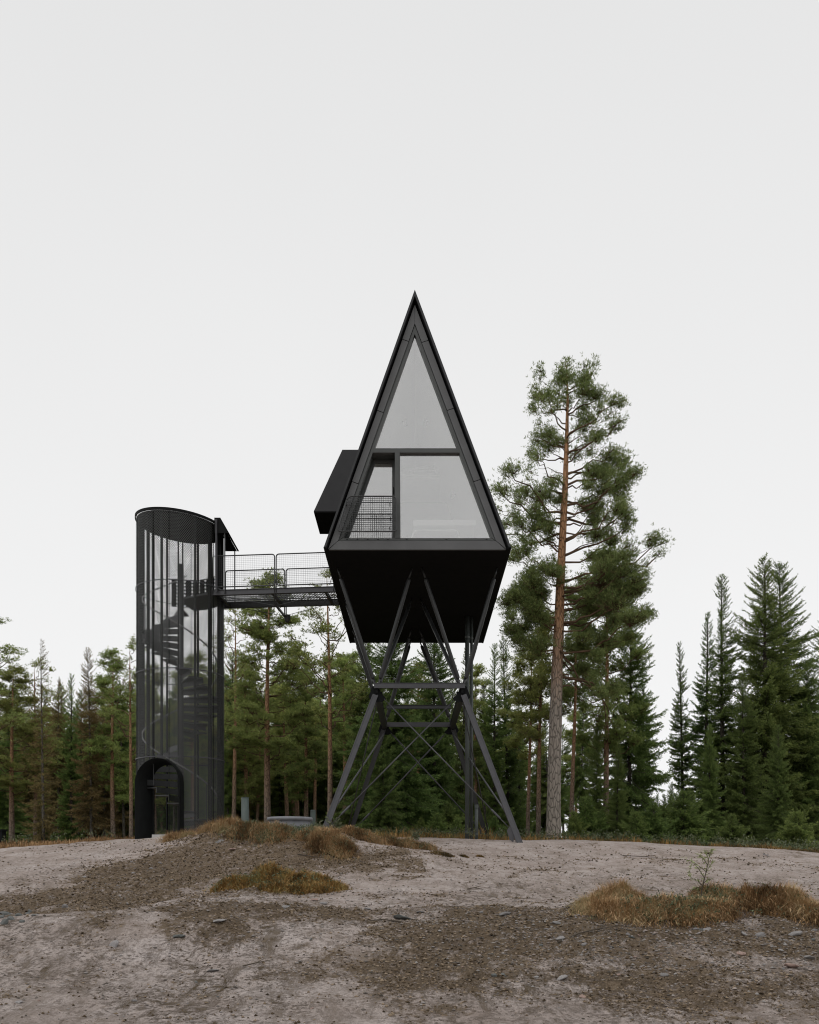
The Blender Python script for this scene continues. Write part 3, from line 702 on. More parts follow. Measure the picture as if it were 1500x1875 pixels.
# beams
mb = MB(); a, b = nA[0]+np.array([-.06, -.1, .13]), nA[1]+np.array([.06, -.1, .13]); mb.bar(a, b, .07, .125)
mb.bar(a+[0, -.04, .055], b+[0, -.04, .055], .02, .015); mb.bar(a+[0, -.04, -.055], b+[0, -.04, -.055], .02, .015); mb.build('cross_beam', M['steel'], cab)
mb = MB(); a, b = nB[0]+np.array([0, -.1, .05]), nB[1]+np.array([0, -.1, .05]); mb.bar(a, b, .07, .14); mb.build('cross_beam', M['steel'], cab)
mb = MB(); ym = 25.0
hsec(mb, (X(708, ym), ym, Z(1294.5, ym)), (X(826, ym), ym, Z(1294.5, ym)), .10, (0, 0, 1)); mb.build('cross_beam', M['steel_dark'], cab)
for i in (0, 1):
    mb = MB(); hsec(mb, nA[i]+[0, .1, 0], nB[i]-[0, .1, 0], .15, (0, 0, 1)); mb.build('side_beam', M['steel_dark'], cab)
for nn in (nA, nB):
    for i in (0, 1):
        s = 1 if i == 0 else -1
        p = nn[i]; mb = MB()
        mb.prism([p+[-.1*s, -.012, .14], p+[.05*s, -.012, .14], p+[.10*s, -.012, -.02], p+[.24*s, -.012, -.17], p+[.13*s, -.012, -.24], p+[-.12*s, -.012, -.24], p+[-.2*s, -.012, -.12]],
                 [p+[-.1*s, .012, .14], p+[.05*s, .012, .14], p+[.10*s, .012, -.02], p+[.24*s, .012, -.17], p+[.13*s, .012, -.24], p+[-.12*s, .012, -.24], p+[-.2*s, .012, -.12]])
        mb.box(p+[0, .12, -.06], (.26, .22, .14)); mb.box(p+[0, -.075, .07], (.05, .06, .22))
        mb.build('node_plate', M['black'], cab)
def rod(a, b, r, m='steel'):
    a = np.asarray(a, float); b = np.asarray(b, float); d = (b-a)/np.linalg.norm(b-a); mb = MB()
    mb.tube([a+d*.12, b-d*.30], r, 8); mb.tube([b-d*.62, b-d*.58, b-d*.34, b-d*.30], [r, r*1.6, r*1.6, r], 8)
    mb.bar(b-d*.32, b-d*.02, .012, .07, up=(0, 1, 0)); mb.bar(a, a+d*.16, .012, .07, up=(0, 1, 0))
    return mb.build('brace_rod', M[m], cab, True)
for nn, ff, r in ((nA, fA, .017), (nB, fB, .020)):
    rod(nn[0]+[.18, -.03, -.18], ff[1]+[-.25, -.03, .38], r); rod(nn[1]+[-.18, .03, -.18], ff[0]+[.25, .03, .38], r)
for i in (0, 1):
    s = 1 if i else -1
    rod(nA[i]+[0, .1, -.2], fB[i]+[0, -.2, .3], .016, 'steel_dark'); rod(nB[i]+[0, -.1, -.2], fA[i]+[0, .2, .3], .022)
for f2 in (fA, fB):
    for i in (0, 1):
        mb = MB(); s = -1 if i else 1; p = f2[i]+np.array([s*.18, 0, .30])
        mb.prism([p+[-.02*s, -.012, -.25], p+[.06*s, -.012, -.2], p+[.13*s, -.012, .02], p+[.08*s, -.012, .12], p+[-.10*s, -.012, .05]],
                 [p+[-.02*s, .012, -.25], p+[.06*s, .012, -.2], p+[.13*s, .012, .02], p+[.08*s, .012, .12], p+[-.10*s, .012, .05]])
        mb.build('gusset_plate', M['steel'], cab)

# service pipes under the cabin
def pipe(name, px, wpx, ptop, label, Y=25.6):
    x = X(px, Y); g0 = gz(x, Y)-.1; zt_ = ZB-.03 if ptop is None else Z(ptop, Y)
    r = wpx/F*Y/2
    t = thing(name, (x, Y, g0), label, 'pipe', 'service pipes under the cabin')
    mb = MB(); mb.tube([(x, Y, g0), (x, Y, zt_)], r, 16); mb.build('pipe_body', M['pipe'], t, True)
    for z in ([g0+.25] if ptop else [g0+.3, 3.6, 6.3]):
        mb = MB(); mb.lathe((x, Y, z), [(r, 0), (r*1.12, .005), (r*1.12, .06), (r, .065)], 16); mb.build('collar', M['pipe'], t)
    if ptop: mb = MB(); mb.lathe((x, Y, zt_), [(r*1.15, -.09), (r*1.15, .01), (0, .012)], 16); mb.build('cap', M['pipe'], t)
pipe('service_pipe', 855.8, 8.2, None, 'tall grey pipe up to the cabin, thicker of the two')
pipe('service_pipe', 863.6, 5.6, None, 'tall grey pipe up to the cabin, thinner of the two', 25.75)
pipe('service_pipe', 872.5, 6.4, 1474, 'short capped grey pipe beside the tall pipes under the cabin')

# ------------------------------------------------------------------ stair tower
TX, TY, TR = -6.35, 25.0, 1.185
tz0 = .52
tow = thing('stair_tower', (TX, TY, tz0), 'round dark stair tower clad in see-through expanded metal mesh', 'stair tower')
def ztop(x): return 9.275 - .105*(x-TX)
# door opening, measured at the mesh radius: angle range and arch height
pcx = X(291, 23.9); pang = math.atan2(-math.sqrt(max(.01, TR**2-(pcx-TX)**2)), pcx-TX)
pw = .635; ptop_z = Z(1390, 23.8); pspring = ptop_z - pw
pn = np.array([math.cos(pang), math.sin(pang)]); pt = np.array([-pn[1], pn[0]])
def in_door(x, y, z):
    dx, dy = x-TX, y-TY
    s = dx*pt[0]+dy*pt[1]; n = dx*pn[0]+dy*pn[1]
    return (n > 0) & (((np.abs(s) < pw) & (z < pspring)) | ((z >= pspring) & (s**2 + (z-pspring)**2 < pw**2)))
mb = MB()
N_ = 150; rise = .072; tl = .0064
dth = 2*math.pi/N_; turn = (9.6-tz0)/rise*dth
nseg = 130
zz_ = np.linspace(tz0, 9.6, nseg+1)
for sg, rr in ((1, TR), (-1, TR+.005)):
    for k in range(N_):
        th = k*dth + sg*(zz_-tz0)/rise*dth
        x = TX+rr*np.cos(th); y = TY+rr*np.sin(th)
        zc = np.minimum(zz_, ztop(x))
        lo = np.stack([x, y, zc-tl], 1); hi = np.stack([x, y, zc+tl], 1)
        keep = (~in_door(x[:-1], y[:-1], zc[:-1])) & (~in_door(x[1:], y[1:], zc[1:])) & (zz_[:-1] < ztop(x[:-1])+.02)
        idx = np.arange(nseg)[keep]
        # the doorway onto the footbridge stays open
        op_ = (x[:-1]-TX > TR*.80) & (zc[:-1] > 7.25) & (zc[:-1] < 9.1) & (np.abs(y[:-1]-TY) < .62)
        idx = np.arange(nseg)[keep & ~op_]
        V = np.concatenate([lo, hi]); n1 = nseg+1
        mb.add(V, np.stack([idx, idx+1, idx+1+n1, idx+n1], 1))
mb.build('mesh_screen', M['mesh'], tow)
def ring(name, z, h, t, m, r=TR+.012, tilt=False, skip=False):
    mb = MB(); n = 72
    V = []
    for k in range(n):
        a = 2*math.pi*k/n
        for rr_, dz in ((r, -h/2), (r+t, -h/2), (r+t, h/2), (r, h/2)):
            x = TX+rr_*math.cos(a); y = TY+rr_*math.sin(a); V.append((x, y, (ztop(x) if tilt else z)+dz))
    Fc = []
    for k in range(n):
        j = (k+1) % n
        a = 2*math.pi*(k+.5)/n
        if skip and in_door(TX+r*math.cos(a), TY+r*math.sin(a), z): continue
        for q_ in range(4): Fc.append((k*4+q_, k*4+(q_+1) % 4, j*4+(q_+1) % 4, j*4+q_))
    mb.add(V, Fc); return mb.build(name, m, tow)
for z in (2.75, 5.08, 7.42): ring('ring_band', z, .026, .010, M['steel'])
ring('top_rim', 0, .075, .022, M['black'], tilt=True)
ring('base_ring', .72, .06, .012, M['steel_dark'], skip=True)
for k in range(16):
    a = R(11.25+22.5*k); c, s = math.cos(a), math.sin(a); rr_ = TR-.055
    x, y = TX+rr_*c, TY+rr_*s
    if in_door(np.array([x]), np.array([y]), np.array([1.5]))[0]: zb = ptop_z+.1
    else: zb = tz0
    mb = MB(); mb.box((x, y, (zb+ztop(x)-.04)/2), (.085, .035, ztop(x)-.04-zb), np.array([[c, -s, 0], [s, c, 0], [0, 0, 1]])); mb.build('post', M['black'], tow)
mb = MB()                                              # seams of the cladding sheets
for a in (R(-90), R(-112), R(-30), R(-150), R(30), R(90), R(150)):
    x, y = TX+(TR+.012)*math.cos(a), TY+(TR+.012)*math.sin(a)
    if a == R(-112): zb = ptop_z
    else: zb = tz0
    mb.box((x, y, (zb+ztop(x))/2), (.014, .014, ztop(x)-zb), np.array([[math.cos(a), -math.sin(a), 0], [math.sin(a), math.cos(a), 0], [0, 0, 1]]))
mb.build('sheet_seam', M['black'], tow)
mb = MB(); n = 64; V = []
for dz in (-.085, -.028):
    for k in range(n):
        a = 2*math.pi*k/n; x = TX+(TR-.02)*math.cos(a); V.append((x, TY+(TR-.02)*math.sin(a), ztop(x)+dz))
mb.add(V, [tuple(range(n)), tuple(range(2*n-1, n-1, -1))] + [(k, (k+1) % n, n+(k+1) % n, n+k) for k in range(n)]); mb.build('roof', M['soffit'], tow)
# exit hood towards the bridge
hx0, hx1 = TX+TR-.10, X(421, 24.4)
ht = Z(949, 24.35); hb = Z(977, 24.35)
mb = MB()
A_ = [(hx0, ht), (X(405, 24.4), ht), (hx1, hb), (hx1-.05, hb-.002), (X(404, 24.4)-.01, ht-.05), (hx0, ht-.05)]
mb.prism([(a, 24.3, b) for a, b in A_], [(a, 25.75, b) for a, b in A_])
sd_ = [(hx0, ht-.052), (X(404, 24.4)-.01, ht-.052), (hx1-.06, hb), (hx0, hb)]
for y in (24.3, 25.71): mb.prism([(a, y, b) for a, b in sd_], [(a, y+.04, b) for a, b in sd_])
mb.build('exit_hood', M['black'], tow)
for y, px in ((24.33, 412), (25.72, 409.5)):
    mb = MB(); x = X(411.8, 24.33); mb.tube([(x, y, 7.2), (x, y, hb)], .017, 8); mb.build('hood_post', M['steel_dark'], tow)
mb = MB(); mb.tube([(X(396.5, 24.3), 24.28, 7.2), (X(396.5, 24.3), 24.28, ht-.06)], .03, 10); mb.build('hood_post', M['steel'], tow)
# arched entrance portal
def arch(half, zb, ztop_, n=14):
    sp_ = ztop_-half; pts = [(-half, zb)] + [(-half*math.cos(math.pi*k/n), sp_+half*math.sin(math.pi*k/n)) for k in range(n+1)] + [(half, zb)]
    return pts
pc = np.array([TX, TY])
def parch(n_off, half, zb, zt_): return [np.array([pc[0]+pt[0]*s+pn[0]*n_off, pc[1]+pt[1]*s+pn[1]*n_off, z]) for s, z in arch(half, zb, zt_)]
mb = MB()
of, inn_ = parch(TR+.07, pw+.025, tz0, ptop_z+.03), parch(TR+.07, pw+.005, tz0, ptop_z+.01)
ob, ib = parch(TR-.16, pw+.025, tz0, ptop_z+.03), parch(TR-.5, .46, tz0, ptop_z-.10)
m_ = len(of); V = of+inn_+ob+ib
Fc = []
for k in range(m_-1):
    Fc += [(k, k+1, m_+k+1, m_+k), (m_+k, m_+k+1, 3*m_+k+1, 3*m_+k), (2*m_+k, k, k+1, 2*m_+k+1)]
    Fc = Fc
mb.add(V, Fc); mb.build('entrance_portal', M['black'], tow, True)
mb = MB(); c_ = pc+pn*(TR-.25)+pt*.12; mb.box((c_[0], c_[1], .57), (.5, .62, .22), np.array([[pn[0], pt[0], 0], [pn[1], pt[1], 0], [0, 0, 1]])); mb.build('threshold', M['concrete'], tow)
mb = MB(); mb.lathe((TX, TY, .1), [(TR+.03, 0), (TR+.03, .42), (0, .42)], 48); mb.build('base_slab', M['concrete'], tow)
# spiral stair
stc = MB(); stc.tube([(TX, TY, .6), (TX, TY, 8.2)], .085, 16); stair = stc.build('spiral_stair', M['steel_dark'], tow, True)
PITCH = 3.73; nst = 30; ph0 = R(10)
def phi(z): return ph0 - (z-.68)/PITCH*2*math.pi
for k in range(nst):
    z = .68 + (k+1)*(7.27-.68)/(nst+1); a0 = phi(z); a1 = a0 - R(360/17*1.12)
    V = []
    ro, ri = 1.02, .08
    for dz in (0, -.03):
        for a in (a0, (a0+a1)/2, a1):
            V += [(TX+ri*math.cos(a), TY+ri*math.sin(a), z+dz), (TX+ro*math.cos(a), TY+ro*math.sin(a), z+dz)]
    mb = MB(); mb.add(V, [(0,1,3,2),(2,3,5,4),(6,8,9,7),(8,10,11,9),(0,6,7,1),(4,5,11,10),(1,7,9,3),(3,9,11,5)])
    for a in (a0,):
        mb.prism([(TX+ri*math.cos(a), TY+ri*math.sin(a), z-.031), (TX+ro*math.cos(a), TY+ro*math.sin(a), z-.031), (TX+ro*math.cos(a), TY+ro*math.sin(a), z-.155), (TX+ri*math.cos(a), TY+ri*math.sin(a), z-.155)],
                 [(TX+ri*math.cos(a-.02), TY+ri*math.sin(a-.02), z-.031), (TX+ro*math.cos(a-.02), TY+ro*math.sin(a-.02), z-.031), (TX+ro*math.cos(a-.02), TY+ro*math.sin(a-.02), z-.155), (TX+ri*math.cos(a-.02), TY+ri*math.sin(a-.02), z-.155)])
    mb.build('tread', M['steel_dark'], stair)
mb = MB(); pts = []
for k in range(121):
    z = .70 + (7.27-.70)*k/120; a = phi(z); pts.append((TX+1.03*math.cos(a), TY+1.03*math.sin(a), z+.95))
mb.tube(pts, .021, 8); mb.build('handrail', M['lampmetal'], stair, True)
for k in range(0, 120, 8):
    mb = MB(); p = np.array(pts[k]); mb.tube([p, p-np.array([0, 0, .95])], .008, 6); mb.build('baluster', M['steel_dark'], stair)
# landing and its perforated guard
mb = MB(); V = []; n = 14; aL0, aL1 = R(86), R(-32)
for dz in (0, -.05):
    V.append((TX, TY, 7.27+dz))
    for k in range(n+1):
        a = aL0+(aL1-aL0)*k/n; V.append((TX+1.1*math.cos(a), TY+1.1*math.sin(a), 7.27+dz))
m_ = n+2
mb.add(V, [tuple(range(m_)), tuple(range(2*m_-1, m_-1, -1))] + [(k, (k+1) % m_, m_+(k+1) % m_, m_+k) for k in range(m_)]); mb.build('landing', M['steel_dark'], tow)
mb = MB(); nu, nv = 15, 8; r_ = 1.06
for i in range(nu):
    a = R(118) + (R(32)-R(118))*i/nu; b = R(118) + (R(32)-R(118))*(i+1)/nu
    for j in range(nv):
        z0_ = 7.30+.80*j/nv; z1_ = 7.30+.80*(j+1)/nv
        def pp(u, v): t = a+(b-a)*u; return (TX+r_*math.cos(t), TY+r_*math.sin(t), z0_+(z1_-z0_)*v)
        if i % 2 == 0:
            mb.add([pp(0,0), pp(1,0), pp(1,1), pp(0,1)], [(0,1,2,3)]); continue
        V = [pp(0,0), pp(1,0), pp(1,1), pp(0,1)] + [pp(.5+.30*math.cos(R(45*q_+22.5-135)), .5+.30*math.sin(R(45*q_+22.5-135))) for q_ in range(8)]
        mb.add(V, [(0,1,6,5),(0,5,4),(1,2,8,7),(1,7,6),(2,3,10,9),(2,9,8),(3,0,4,11),(3,11,10)])
mb.build('landing_guard', M['black'], tow)

# ------------------------------------------------------------------ footbridge
ba, bb = np.array([TX+TR-.22, 25.03, 7.27]), np.array([X(622, 24.75), 24.75, 7.29])
brd = thing('footbridge', (ba+bb)/2 - np.array([0, 0, .2]), 'narrow steel footbridge with mesh railings from the stair tower to the cabin', 'footbridge')
du = (bb-ba); BL = np.linalg.norm(du); du /= BL; dv = np.cross((0, 0, 1), du); dv /= np.linalg.norm(dv)
def bp(s, v, h): return ba + du*s + dv*v + np.array([0, 0, h])
HW = .60
for v, h in ((-HW, .12), (HW, .15)):
    mb = MB(); mb.bar(bp(0, v, -.03), bp(BL, v, -.03), .05, h); mb.bar(bp(0, v-.01, -.03+h/2+.006), bp(BL, v-.01, -.03+h/2+.006), .085, .012); mb.bar(bp(0, v-.01, -.03-h/2-.006), bp(BL, v-.01, -.03-h/2-.006), .085, .012)
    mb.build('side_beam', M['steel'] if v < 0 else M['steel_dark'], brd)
mb = MB(); n = int(BL/.042)
for i in range(n): s = BL*(i+.5)/n; mb.bar(bp(s, -HW+.03, -.01), bp(s, HW-.03, -.01), .006, .03)
for v in np.linspace(-.45, .45, 7): mb.bar(bp(0, v, -.024), bp(BL, v, -.024), .006, .012)
mb.build('deck_grating', M['steel_dark'], brd)
mb = MB()
for s in (.25, BL*.5, BL-.3): mb.bar(bp(s, -HW, -.07), bp(s, HW, -.07), .06, .06)
mb.build('cross_member', M['steel_dark'], brd)
smid = (X(508.2, 24.3)-ba[0])/du[0]
for v in (-HW-.02, HW+.02):
    for s0, s1 in ((.10, smid-.022), (smid+.022, BL-.02)):
        c4 = [bp(s0, v, .12), bp(s1, v, .12), bp(s1, v, .96), bp(s0, v, .96)]
        ra = MB(); ra.tube(rounded(c4, .085), .0165, 8); rl = ra.build('railing', M['steel_dark'], brd, True)
        mb = MB(); wire_panel(mb, c4, .05, .0019); mb.build('mesh_infill', M['steel'], rl)
    mb = MB()
    for s in (smid-.022, smid+.022): mb.tube([bp(s, v-.035*np.sign(v)*-1*0, .88), bp(s, v, -.46)], .017, 8)
    mb.build('post', M['steel_dark'], brd, True)
    mb = MB()
    for s in (.10, BL-.06): mb.tube([bp(s, v, .12), bp(s, v, -.10)], .017, 8)
    mb.build('end_post', M['steel_dark'], brd, True)
for v in (-HW+.1, HW-.1):
    mb = MB(); mb.tube([bp(.15, v, -.06), bp(smid, v, -.40), bp(BL-.1, v, -.04)], .008, 6); mb.build('tie_rod', M['steel_dark'], brd)
mb = MB(); mb.bar(bp(smid, -HW, -.40), bp(smid, HW, -.40), .05, .05); mb.lathe(bp(smid+.06, HW, -.56), [(0, 0), (.05, .02), (.09, .10), (.09, .20), (.05, .22), (0, .22)], 12)
mb.build('truss_post', M['steel_dark'], brd)

# ------------------------------------------------------------------ small built things on the hillock
x, y = X(449, 18.6), 18.6; g0 = gz(x, y)-.1
vp = thing('vent_pipe', (x, y, g0), 'grey green upright plastic pipe standing in the dry grass beside the tower', 'pipe')
zt_ = Z(1460, 18.6); mb = MB(); mb.lathe((x, y, g0), [(.078, 0), (.076, zt_-g0), (.066, zt_-g0), (.066, zt_-g0-.2), (0, zt_-g0-.2)], 24); mb.build('pipe_body', M['vent'], vp, True)
mb = MB(); mb.lathe((x, y, zt_-.012), [(.0775, 0), (.081, .003), (.081, .012), (.066, .014)], 24); mb.build('pipe_rim', M['vent'], vp)
x, y = X(531, 18.9), 18.9
zt_ = Z(1494, 18.4)
tb = thing('plastic_tub', (x, y, zt_-.3), 'low round grey plastic tub half sunk in the grassy mound', 'tub')
mb = MB(); mb.lathe((x, y, zt_-.34), [(0, 0), (.41, 0), (.435, .26), (.42, .26), (.40, .05), (0, .05)], 40); mb.build('tub_body', M['tub'], tb, True)
mb = MB(); mb.lathe((x, y, zt_-.085), [(.436, 0), (.475, .01), (.48, .05), (.47, .075), (.44, .08), (.43, .06)], 40); mb.build('tub_rim', M['tub'], tb, True)
mb = MB(); mb.lathe((x, y, zt_-.04), [(.43, 0), (.25, .02), (0, .025)], 40); mb.build('lid', M['tub'], tb, True)
x, y = X(573.5, 22.5), 22.5; g0 = gz(x, y)
sb = thing('service_box', (x, y, g0), 'small dark green grey box standing behind the round plastic tub', 'box')
zt_ = Z(1484, y); mb = MB(); mb.box((x, y, (g0+zt_)/2-.02), (.12, .12, zt_-g0)); mb.build('box_body', M['vent'], sb)
mb = MB(); mb.prism([(x-.065, y-.07, zt_-.02), (x+.065, y-.07, zt_-.02), (x+.05, y-.07, zt_+.012), (x-.05, y-.07, zt_+.012)], [(x-.065, y+.07, zt_-.02), (x+.065, y+.07, zt_-.02), (x+.05, y+.07, zt_+.012), (x-.05, y+.07, zt_+.012)]); mb.build('lid', M['vent'], sb)
x, y = X(2, 30), 30; g0 = gz(x, y)
wb = thing('utility_cabinet', (x, y, g0), 'dark box-shaped cabinet cut by the photo edge, at the tree line', 'cabinet')
zt_ = Z(1520, y); mb = MB(); mb.box((x-.05, y, (g0+zt_)/2-.02), (.30, .3, zt_-g0)); mb.build('cabinet_body', M['black'], wb)
mb = MB(); mb.box((x-.06, y-.155, (g0+zt_)/2-.05), (.16, .008, (zt_-g0)*.7)); mb.build('cabinet_door', M['pipe'], wb)
mb = MB(); mb.box((x-.05, y, zt_+.0), (.36, .36, .05)); mb.build('lid', M['black'], wb)

# ------------------------------------------------------------------ trees
def unit(v): return v/(np.linalg.norm(v, axis=-1, keepdims=True)+1e-9)
def kites(mb, pos, d, ln, wd, tint, mi=0, g=rng):
    n = len(pos); d = unit(d); r = unit(np.cross(d, g.normal(size=(n, 3)))); ln = ln[:, None]; wd = wd[:, None]
    V = np.stack([pos, pos+d*ln*.45+r*wd*.5, pos+d*ln, pos+d*ln*.45-r*wd*.5], 1).reshape(-1, 3)
    mb.add(V, np.arange(4*n).reshape(-1, 4), mi, tint)
def sticks(mb, paths, r0, r1, mi):
    """thin three-sided limbs; paths is (n, k, 3)"""
    n, k, _ = paths.shape; d = unit(paths[:, -1]-paths[:, 0]); a = unit(np.cross(d, np.array([.31, .2, .93]))); b = np.cross(d, a)
    V = np.zeros((n, k, 3, 3)); rr_ = (r0[:, None]+(r1-r0)[:, None]*np.linspace(0, 1, k)[None])
    for q_ in range(3):
        t = 2*math.pi*q_/3; V[:, :, q_] = paths + rr_[..., None]*(math.cos(t)*a+math.sin(t)*b)[:, None]
    base = (np.arange(n)*k*3)[:, None, None]; i = np.arange(k-1)[None, :, None]*3; q_ = np.arange(3)[None, None]
    p = base+i+q_; s = base+i+(q_+1) % 3
    mb.add(V.reshape(-1, 3), np.stack([p, s, s+3, p+3], -1).reshape(-1, 4), mi, np.zeros(n*(k-1)*3))
def trunk_mesh(name, H, r, m, g, bend=.12, pts=None, n=10):
    if pts is None:
        k = 12; ph = g.uniform(0, 6, 2)
        pts = [(bend*math.sin(ph[0]+3*i/k)*i/k, bend*math.sin(ph[1]+2.4*i/k)*i/k, H*i/k) for i in range(k+1)]
    k = len(pts)-1
    rad = [r*((1-i/k)**.75*.96+.035)*(1+.35*max(0, 1-i*H/k/.9)) for i in range(k+1)]
    mb = MB(); mb.tube(pts, rad, n); return mb.mesh(name, m, True)
def spruce_mesh(name, H, Rm, z0, dens, g, mats, hang=1., full=1., bare=0., prof=.68, dead_z=0.):
    mb = MB(); nb = int(dens*(H-z0)*38); Rm = Rm*1.22
    t = (np.arange(nb)+g.uniform(0, 1, nb))/nb; t = t**1.05
    Lb = Rm*((1-t)**prof*.95+.045)*g.uniform(.55, 1.12, nb); az = g.uniform(0, 2*math.pi, nb)
    # leave uneven gaps: thin some azimuth/height cells
    cell = vnoise(az*1.3+5, t*9, int(g.integers(1e6))); keep = cell > .22*(2-full); t, Lb, az = t[keep], Lb[keep], az[keep]; nb = len(t)
    Lb = Lb*(.5+.85*vnoise(az*1.1, t*7, int(g.integers(1e6))))
    z = z0+(H-z0)*t; slope = -.30*hang+.55*t+.75*t**3+g.normal(0, .22, nb)
    dvec = np.stack([np.cos(az), np.sin(az)], 1)
    def path(b, s):
        h = Lb[b]*(slope[b]*s-.55*hang*(1-t[b])*s**2+.42*(1-t[b]*.6)*s**3)
        return np.concatenate([dvec[b]*(Lb[b]*s)[:, None], (z[b]+h)[:, None]], 1)
    ar = np.arange(nb)
    pp_ = np.stack([path(ar, np.full(nb, s)) for s in (0, .35, .7, 1.)], 1)
    sticks(mb, pp_, .006+.011*Lb, np.full(nb, .004), 1)
    m = np.maximum(3, ((6+Lb*50)*(1-bare)).astype(int)); bi = np.repeat(ar, m); nt_ = len(bi)
    s = g.uniform(.03, 1, nt_)**.8; p0 = path(bi, s); tang = unit(path(bi, np.minimum(1.02, s+.03))-p0)
    sd = np.where(g.random(nt_) < .5, -1., 1.); ang = sd*g.uniform(.5, 1.15, nt_)*(1-.5*s); c, sn = np.cos(ang), np.sin(ang)
    td = np.stack([tang[:, 0]*c-tang[:, 1]*sn, tang[:, 0]*sn+tang[:, 1]*c, tang[:, 2]], 1)
    td[:, 2] += g.uniform(-1.1, .10, nt_)*hang*(1-t[bi]**2)*.9 + .18*t[bi]
    td = unit(td); tl_ = np.clip((.09+.42*Lb[bi]*(1-s)*.75)*g.uniform(.6, 1.25, nt_), .10, .5)
    k = np.maximum(2, (tl_/.040).astype(int)); ti = np.repeat(np.arange(nt_), k); n = len(ti)
    u = g.uniform(0, 1, n); pos = p0[ti]+td[ti]*(tl_[ti]*u)[:, None]; pos[:, 2] -= .10*hang*(u*tl_[ti])**1.5*2*(1-t[bi][ti])
    d = td[ti]+g.normal(0, .42, (n, 3))
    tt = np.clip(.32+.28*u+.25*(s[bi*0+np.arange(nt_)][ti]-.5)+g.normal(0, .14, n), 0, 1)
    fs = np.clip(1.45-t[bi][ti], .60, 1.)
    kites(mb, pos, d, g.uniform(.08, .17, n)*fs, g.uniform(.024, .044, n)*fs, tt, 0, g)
    if dead_z:                                       # bare dead limbs below the crown
        q_ = int((z0-dead_z)*9); zz = g.uniform(dead_z, z0, q_); a = g.uniform(0, 6.28, q_); l = g.uniform(.4, 1.3, q_)*Rm*.6
        dv = np.stack([np.cos(a), np.sin(a)], 1)
        pa = np.stack([np.concatenate([dv*(l*f)[:, None], (zz-l*f*.25+.18*l*f*f*2)[:, None]], 1) for f in (0, .3, .65, 1.)], 1)
        sticks(mb, pa, np.full(q_, .012), np.full(q_, .003), 1)
        for _ in range(3):
            f = g.uniform(.3, .9, q_); b0 = np.concatenate([dv*(l*f)[:, None], (zz-l*f*.25+.36*l*f*f)[:, None]], 1)
            dd = np.stack([np.cos(a+g.choice([-.8, .8], q_)), np.sin(a+g.choice([-.8, .8], q_)), g.uniform(-.5, .1, q_)], 1)*(l*.35)[:, None]
            sticks(mb, np.stack([b0, b0+dd], 1), np.full(q_, .005), np.full(q_, .002), 1)
    return mb.mesh(name, mats)
def tufts(mb, pos, d, g, k=7, ln=(.09, .16), wd=(.020, .034), spread=.75, mi=0, shade=None):
    n = len(pos); i = np.repeat(np.arange(n), k); nn = len(i)
    dd = unit(d)[i]+g.normal(0, spread, (nn, 3))*.8
    base = np.clip(g.normal(.45, .16, n) if shade is None else shade, 0, 1)
    kites(mb, pos[i]+g.normal(0, .02, (nn, 3)), dd, g.uniform(*ln, nn), g.uniform(*wd, nn), np.clip(base[i]+g.normal(0, .10, nn), 0, 1), mi, g)
def clump(mb, c, r, n, g, root=None, k=7, jit=.09, **kw):
    """a spray of needle tufts at the end of a limb: twigs fan out and the tufts sit along them"""
    nb = max(6, int(n/6)); u = unit(g.normal(size=(nb, 3))); u[:, 2] = np.abs(u[:, 2])*.8-.25+g.normal(0, .15, nb)
    tip = c+u*r*g.uniform(.45, 1.25, (nb, 1)); st = c-np.array([0, 0, r[2]*.45])+g.normal(0, .12, (nb, 3))*r*.6
    if root is not None: st = st*.75+root*.25
    sticks(mb, np.stack([st, st*.5+tip*.5+np.array([0, 0, -.05*r[2]]), tip], 1), np.full(nb, .011), np.full(nb, .003), 1)
    i = g.integers(0, nb, n); f = g.uniform(.3, 1.04, n)**.8
    pos = st[i]+(tip-st)[i]*f[:, None]+g.normal(0, jit, (n, 3)); d = unit((tip-st)[i])*.7+np.array([0, 0, .55])+g.normal(0, .35, (n, 3))
    tufts(mb, pos, d, g, k, **kw)
def limb(mb, a, b, g, r0, sag=.12):
    a = np.asarray(a, float); b = np.asarray(b, float); l = np.linalg.norm(b-a); k = 6; pts = []
    o = g.normal(0, .045*l, (k+1, 3)); o[0] = 0; o[-1] = 0
    for i in range(k+1):
        f = i/k; p = a+(b-a)*f+o[i]; p[2] += -sag*l*math.sin(math.pi*f)*(1 if f < .6 else .6); pts.append(p)
    mb.tube(pts, [r0*(1-.75*i/k) for i in range(k+1)], 5, 1, cap=False)
def pine_mesh(name, H, Rm, z0, nl, g, mats, per=3.4, tf=42, top=.65, up=.35):
    mb = MB()
    for i in range(nl):
        t = (i+g.uniform(0, 1))/nl; z = z0+(H-z0)*t*.97; a = g.uniform(0, 6.283)
        l = Rm*min(1, .55+t*2.2)*(max(0, 1-t))**top*g.uniform(.6, 1.15)+.15
        rise = l*(up+g.uniform(-.25, .35)) + .25*t
        tip = np.array([math.cos(a)*l, math.sin(a)*l, z+rise]); root = np.array([0, 0, z])
        limb(mb, root, tip, g, .012+.014*l)
        nc = max(1, int(per*min(1.2, .5+l/2)))
        for j in range(nc):
            f = g.uniform(.42, 1.05) if j else 1.0
            c = root+(tip-root)*f+g.normal(0, .22, 3)*np.array([1, 1, .6])*min(1, l*.6)
            r = np.array([1, 1, .62])*g.uniform(.34, .62)
            clump(mb, c, r, int(tf*1.5*g.uniform(.6, 1.3)), g, root+(tip-root)*f*.7)
    clump(mb, np.array([0, 0, H-.1]), np.array([.22, .22, .4]), 24, g)
    return mb.mesh(name, mats)

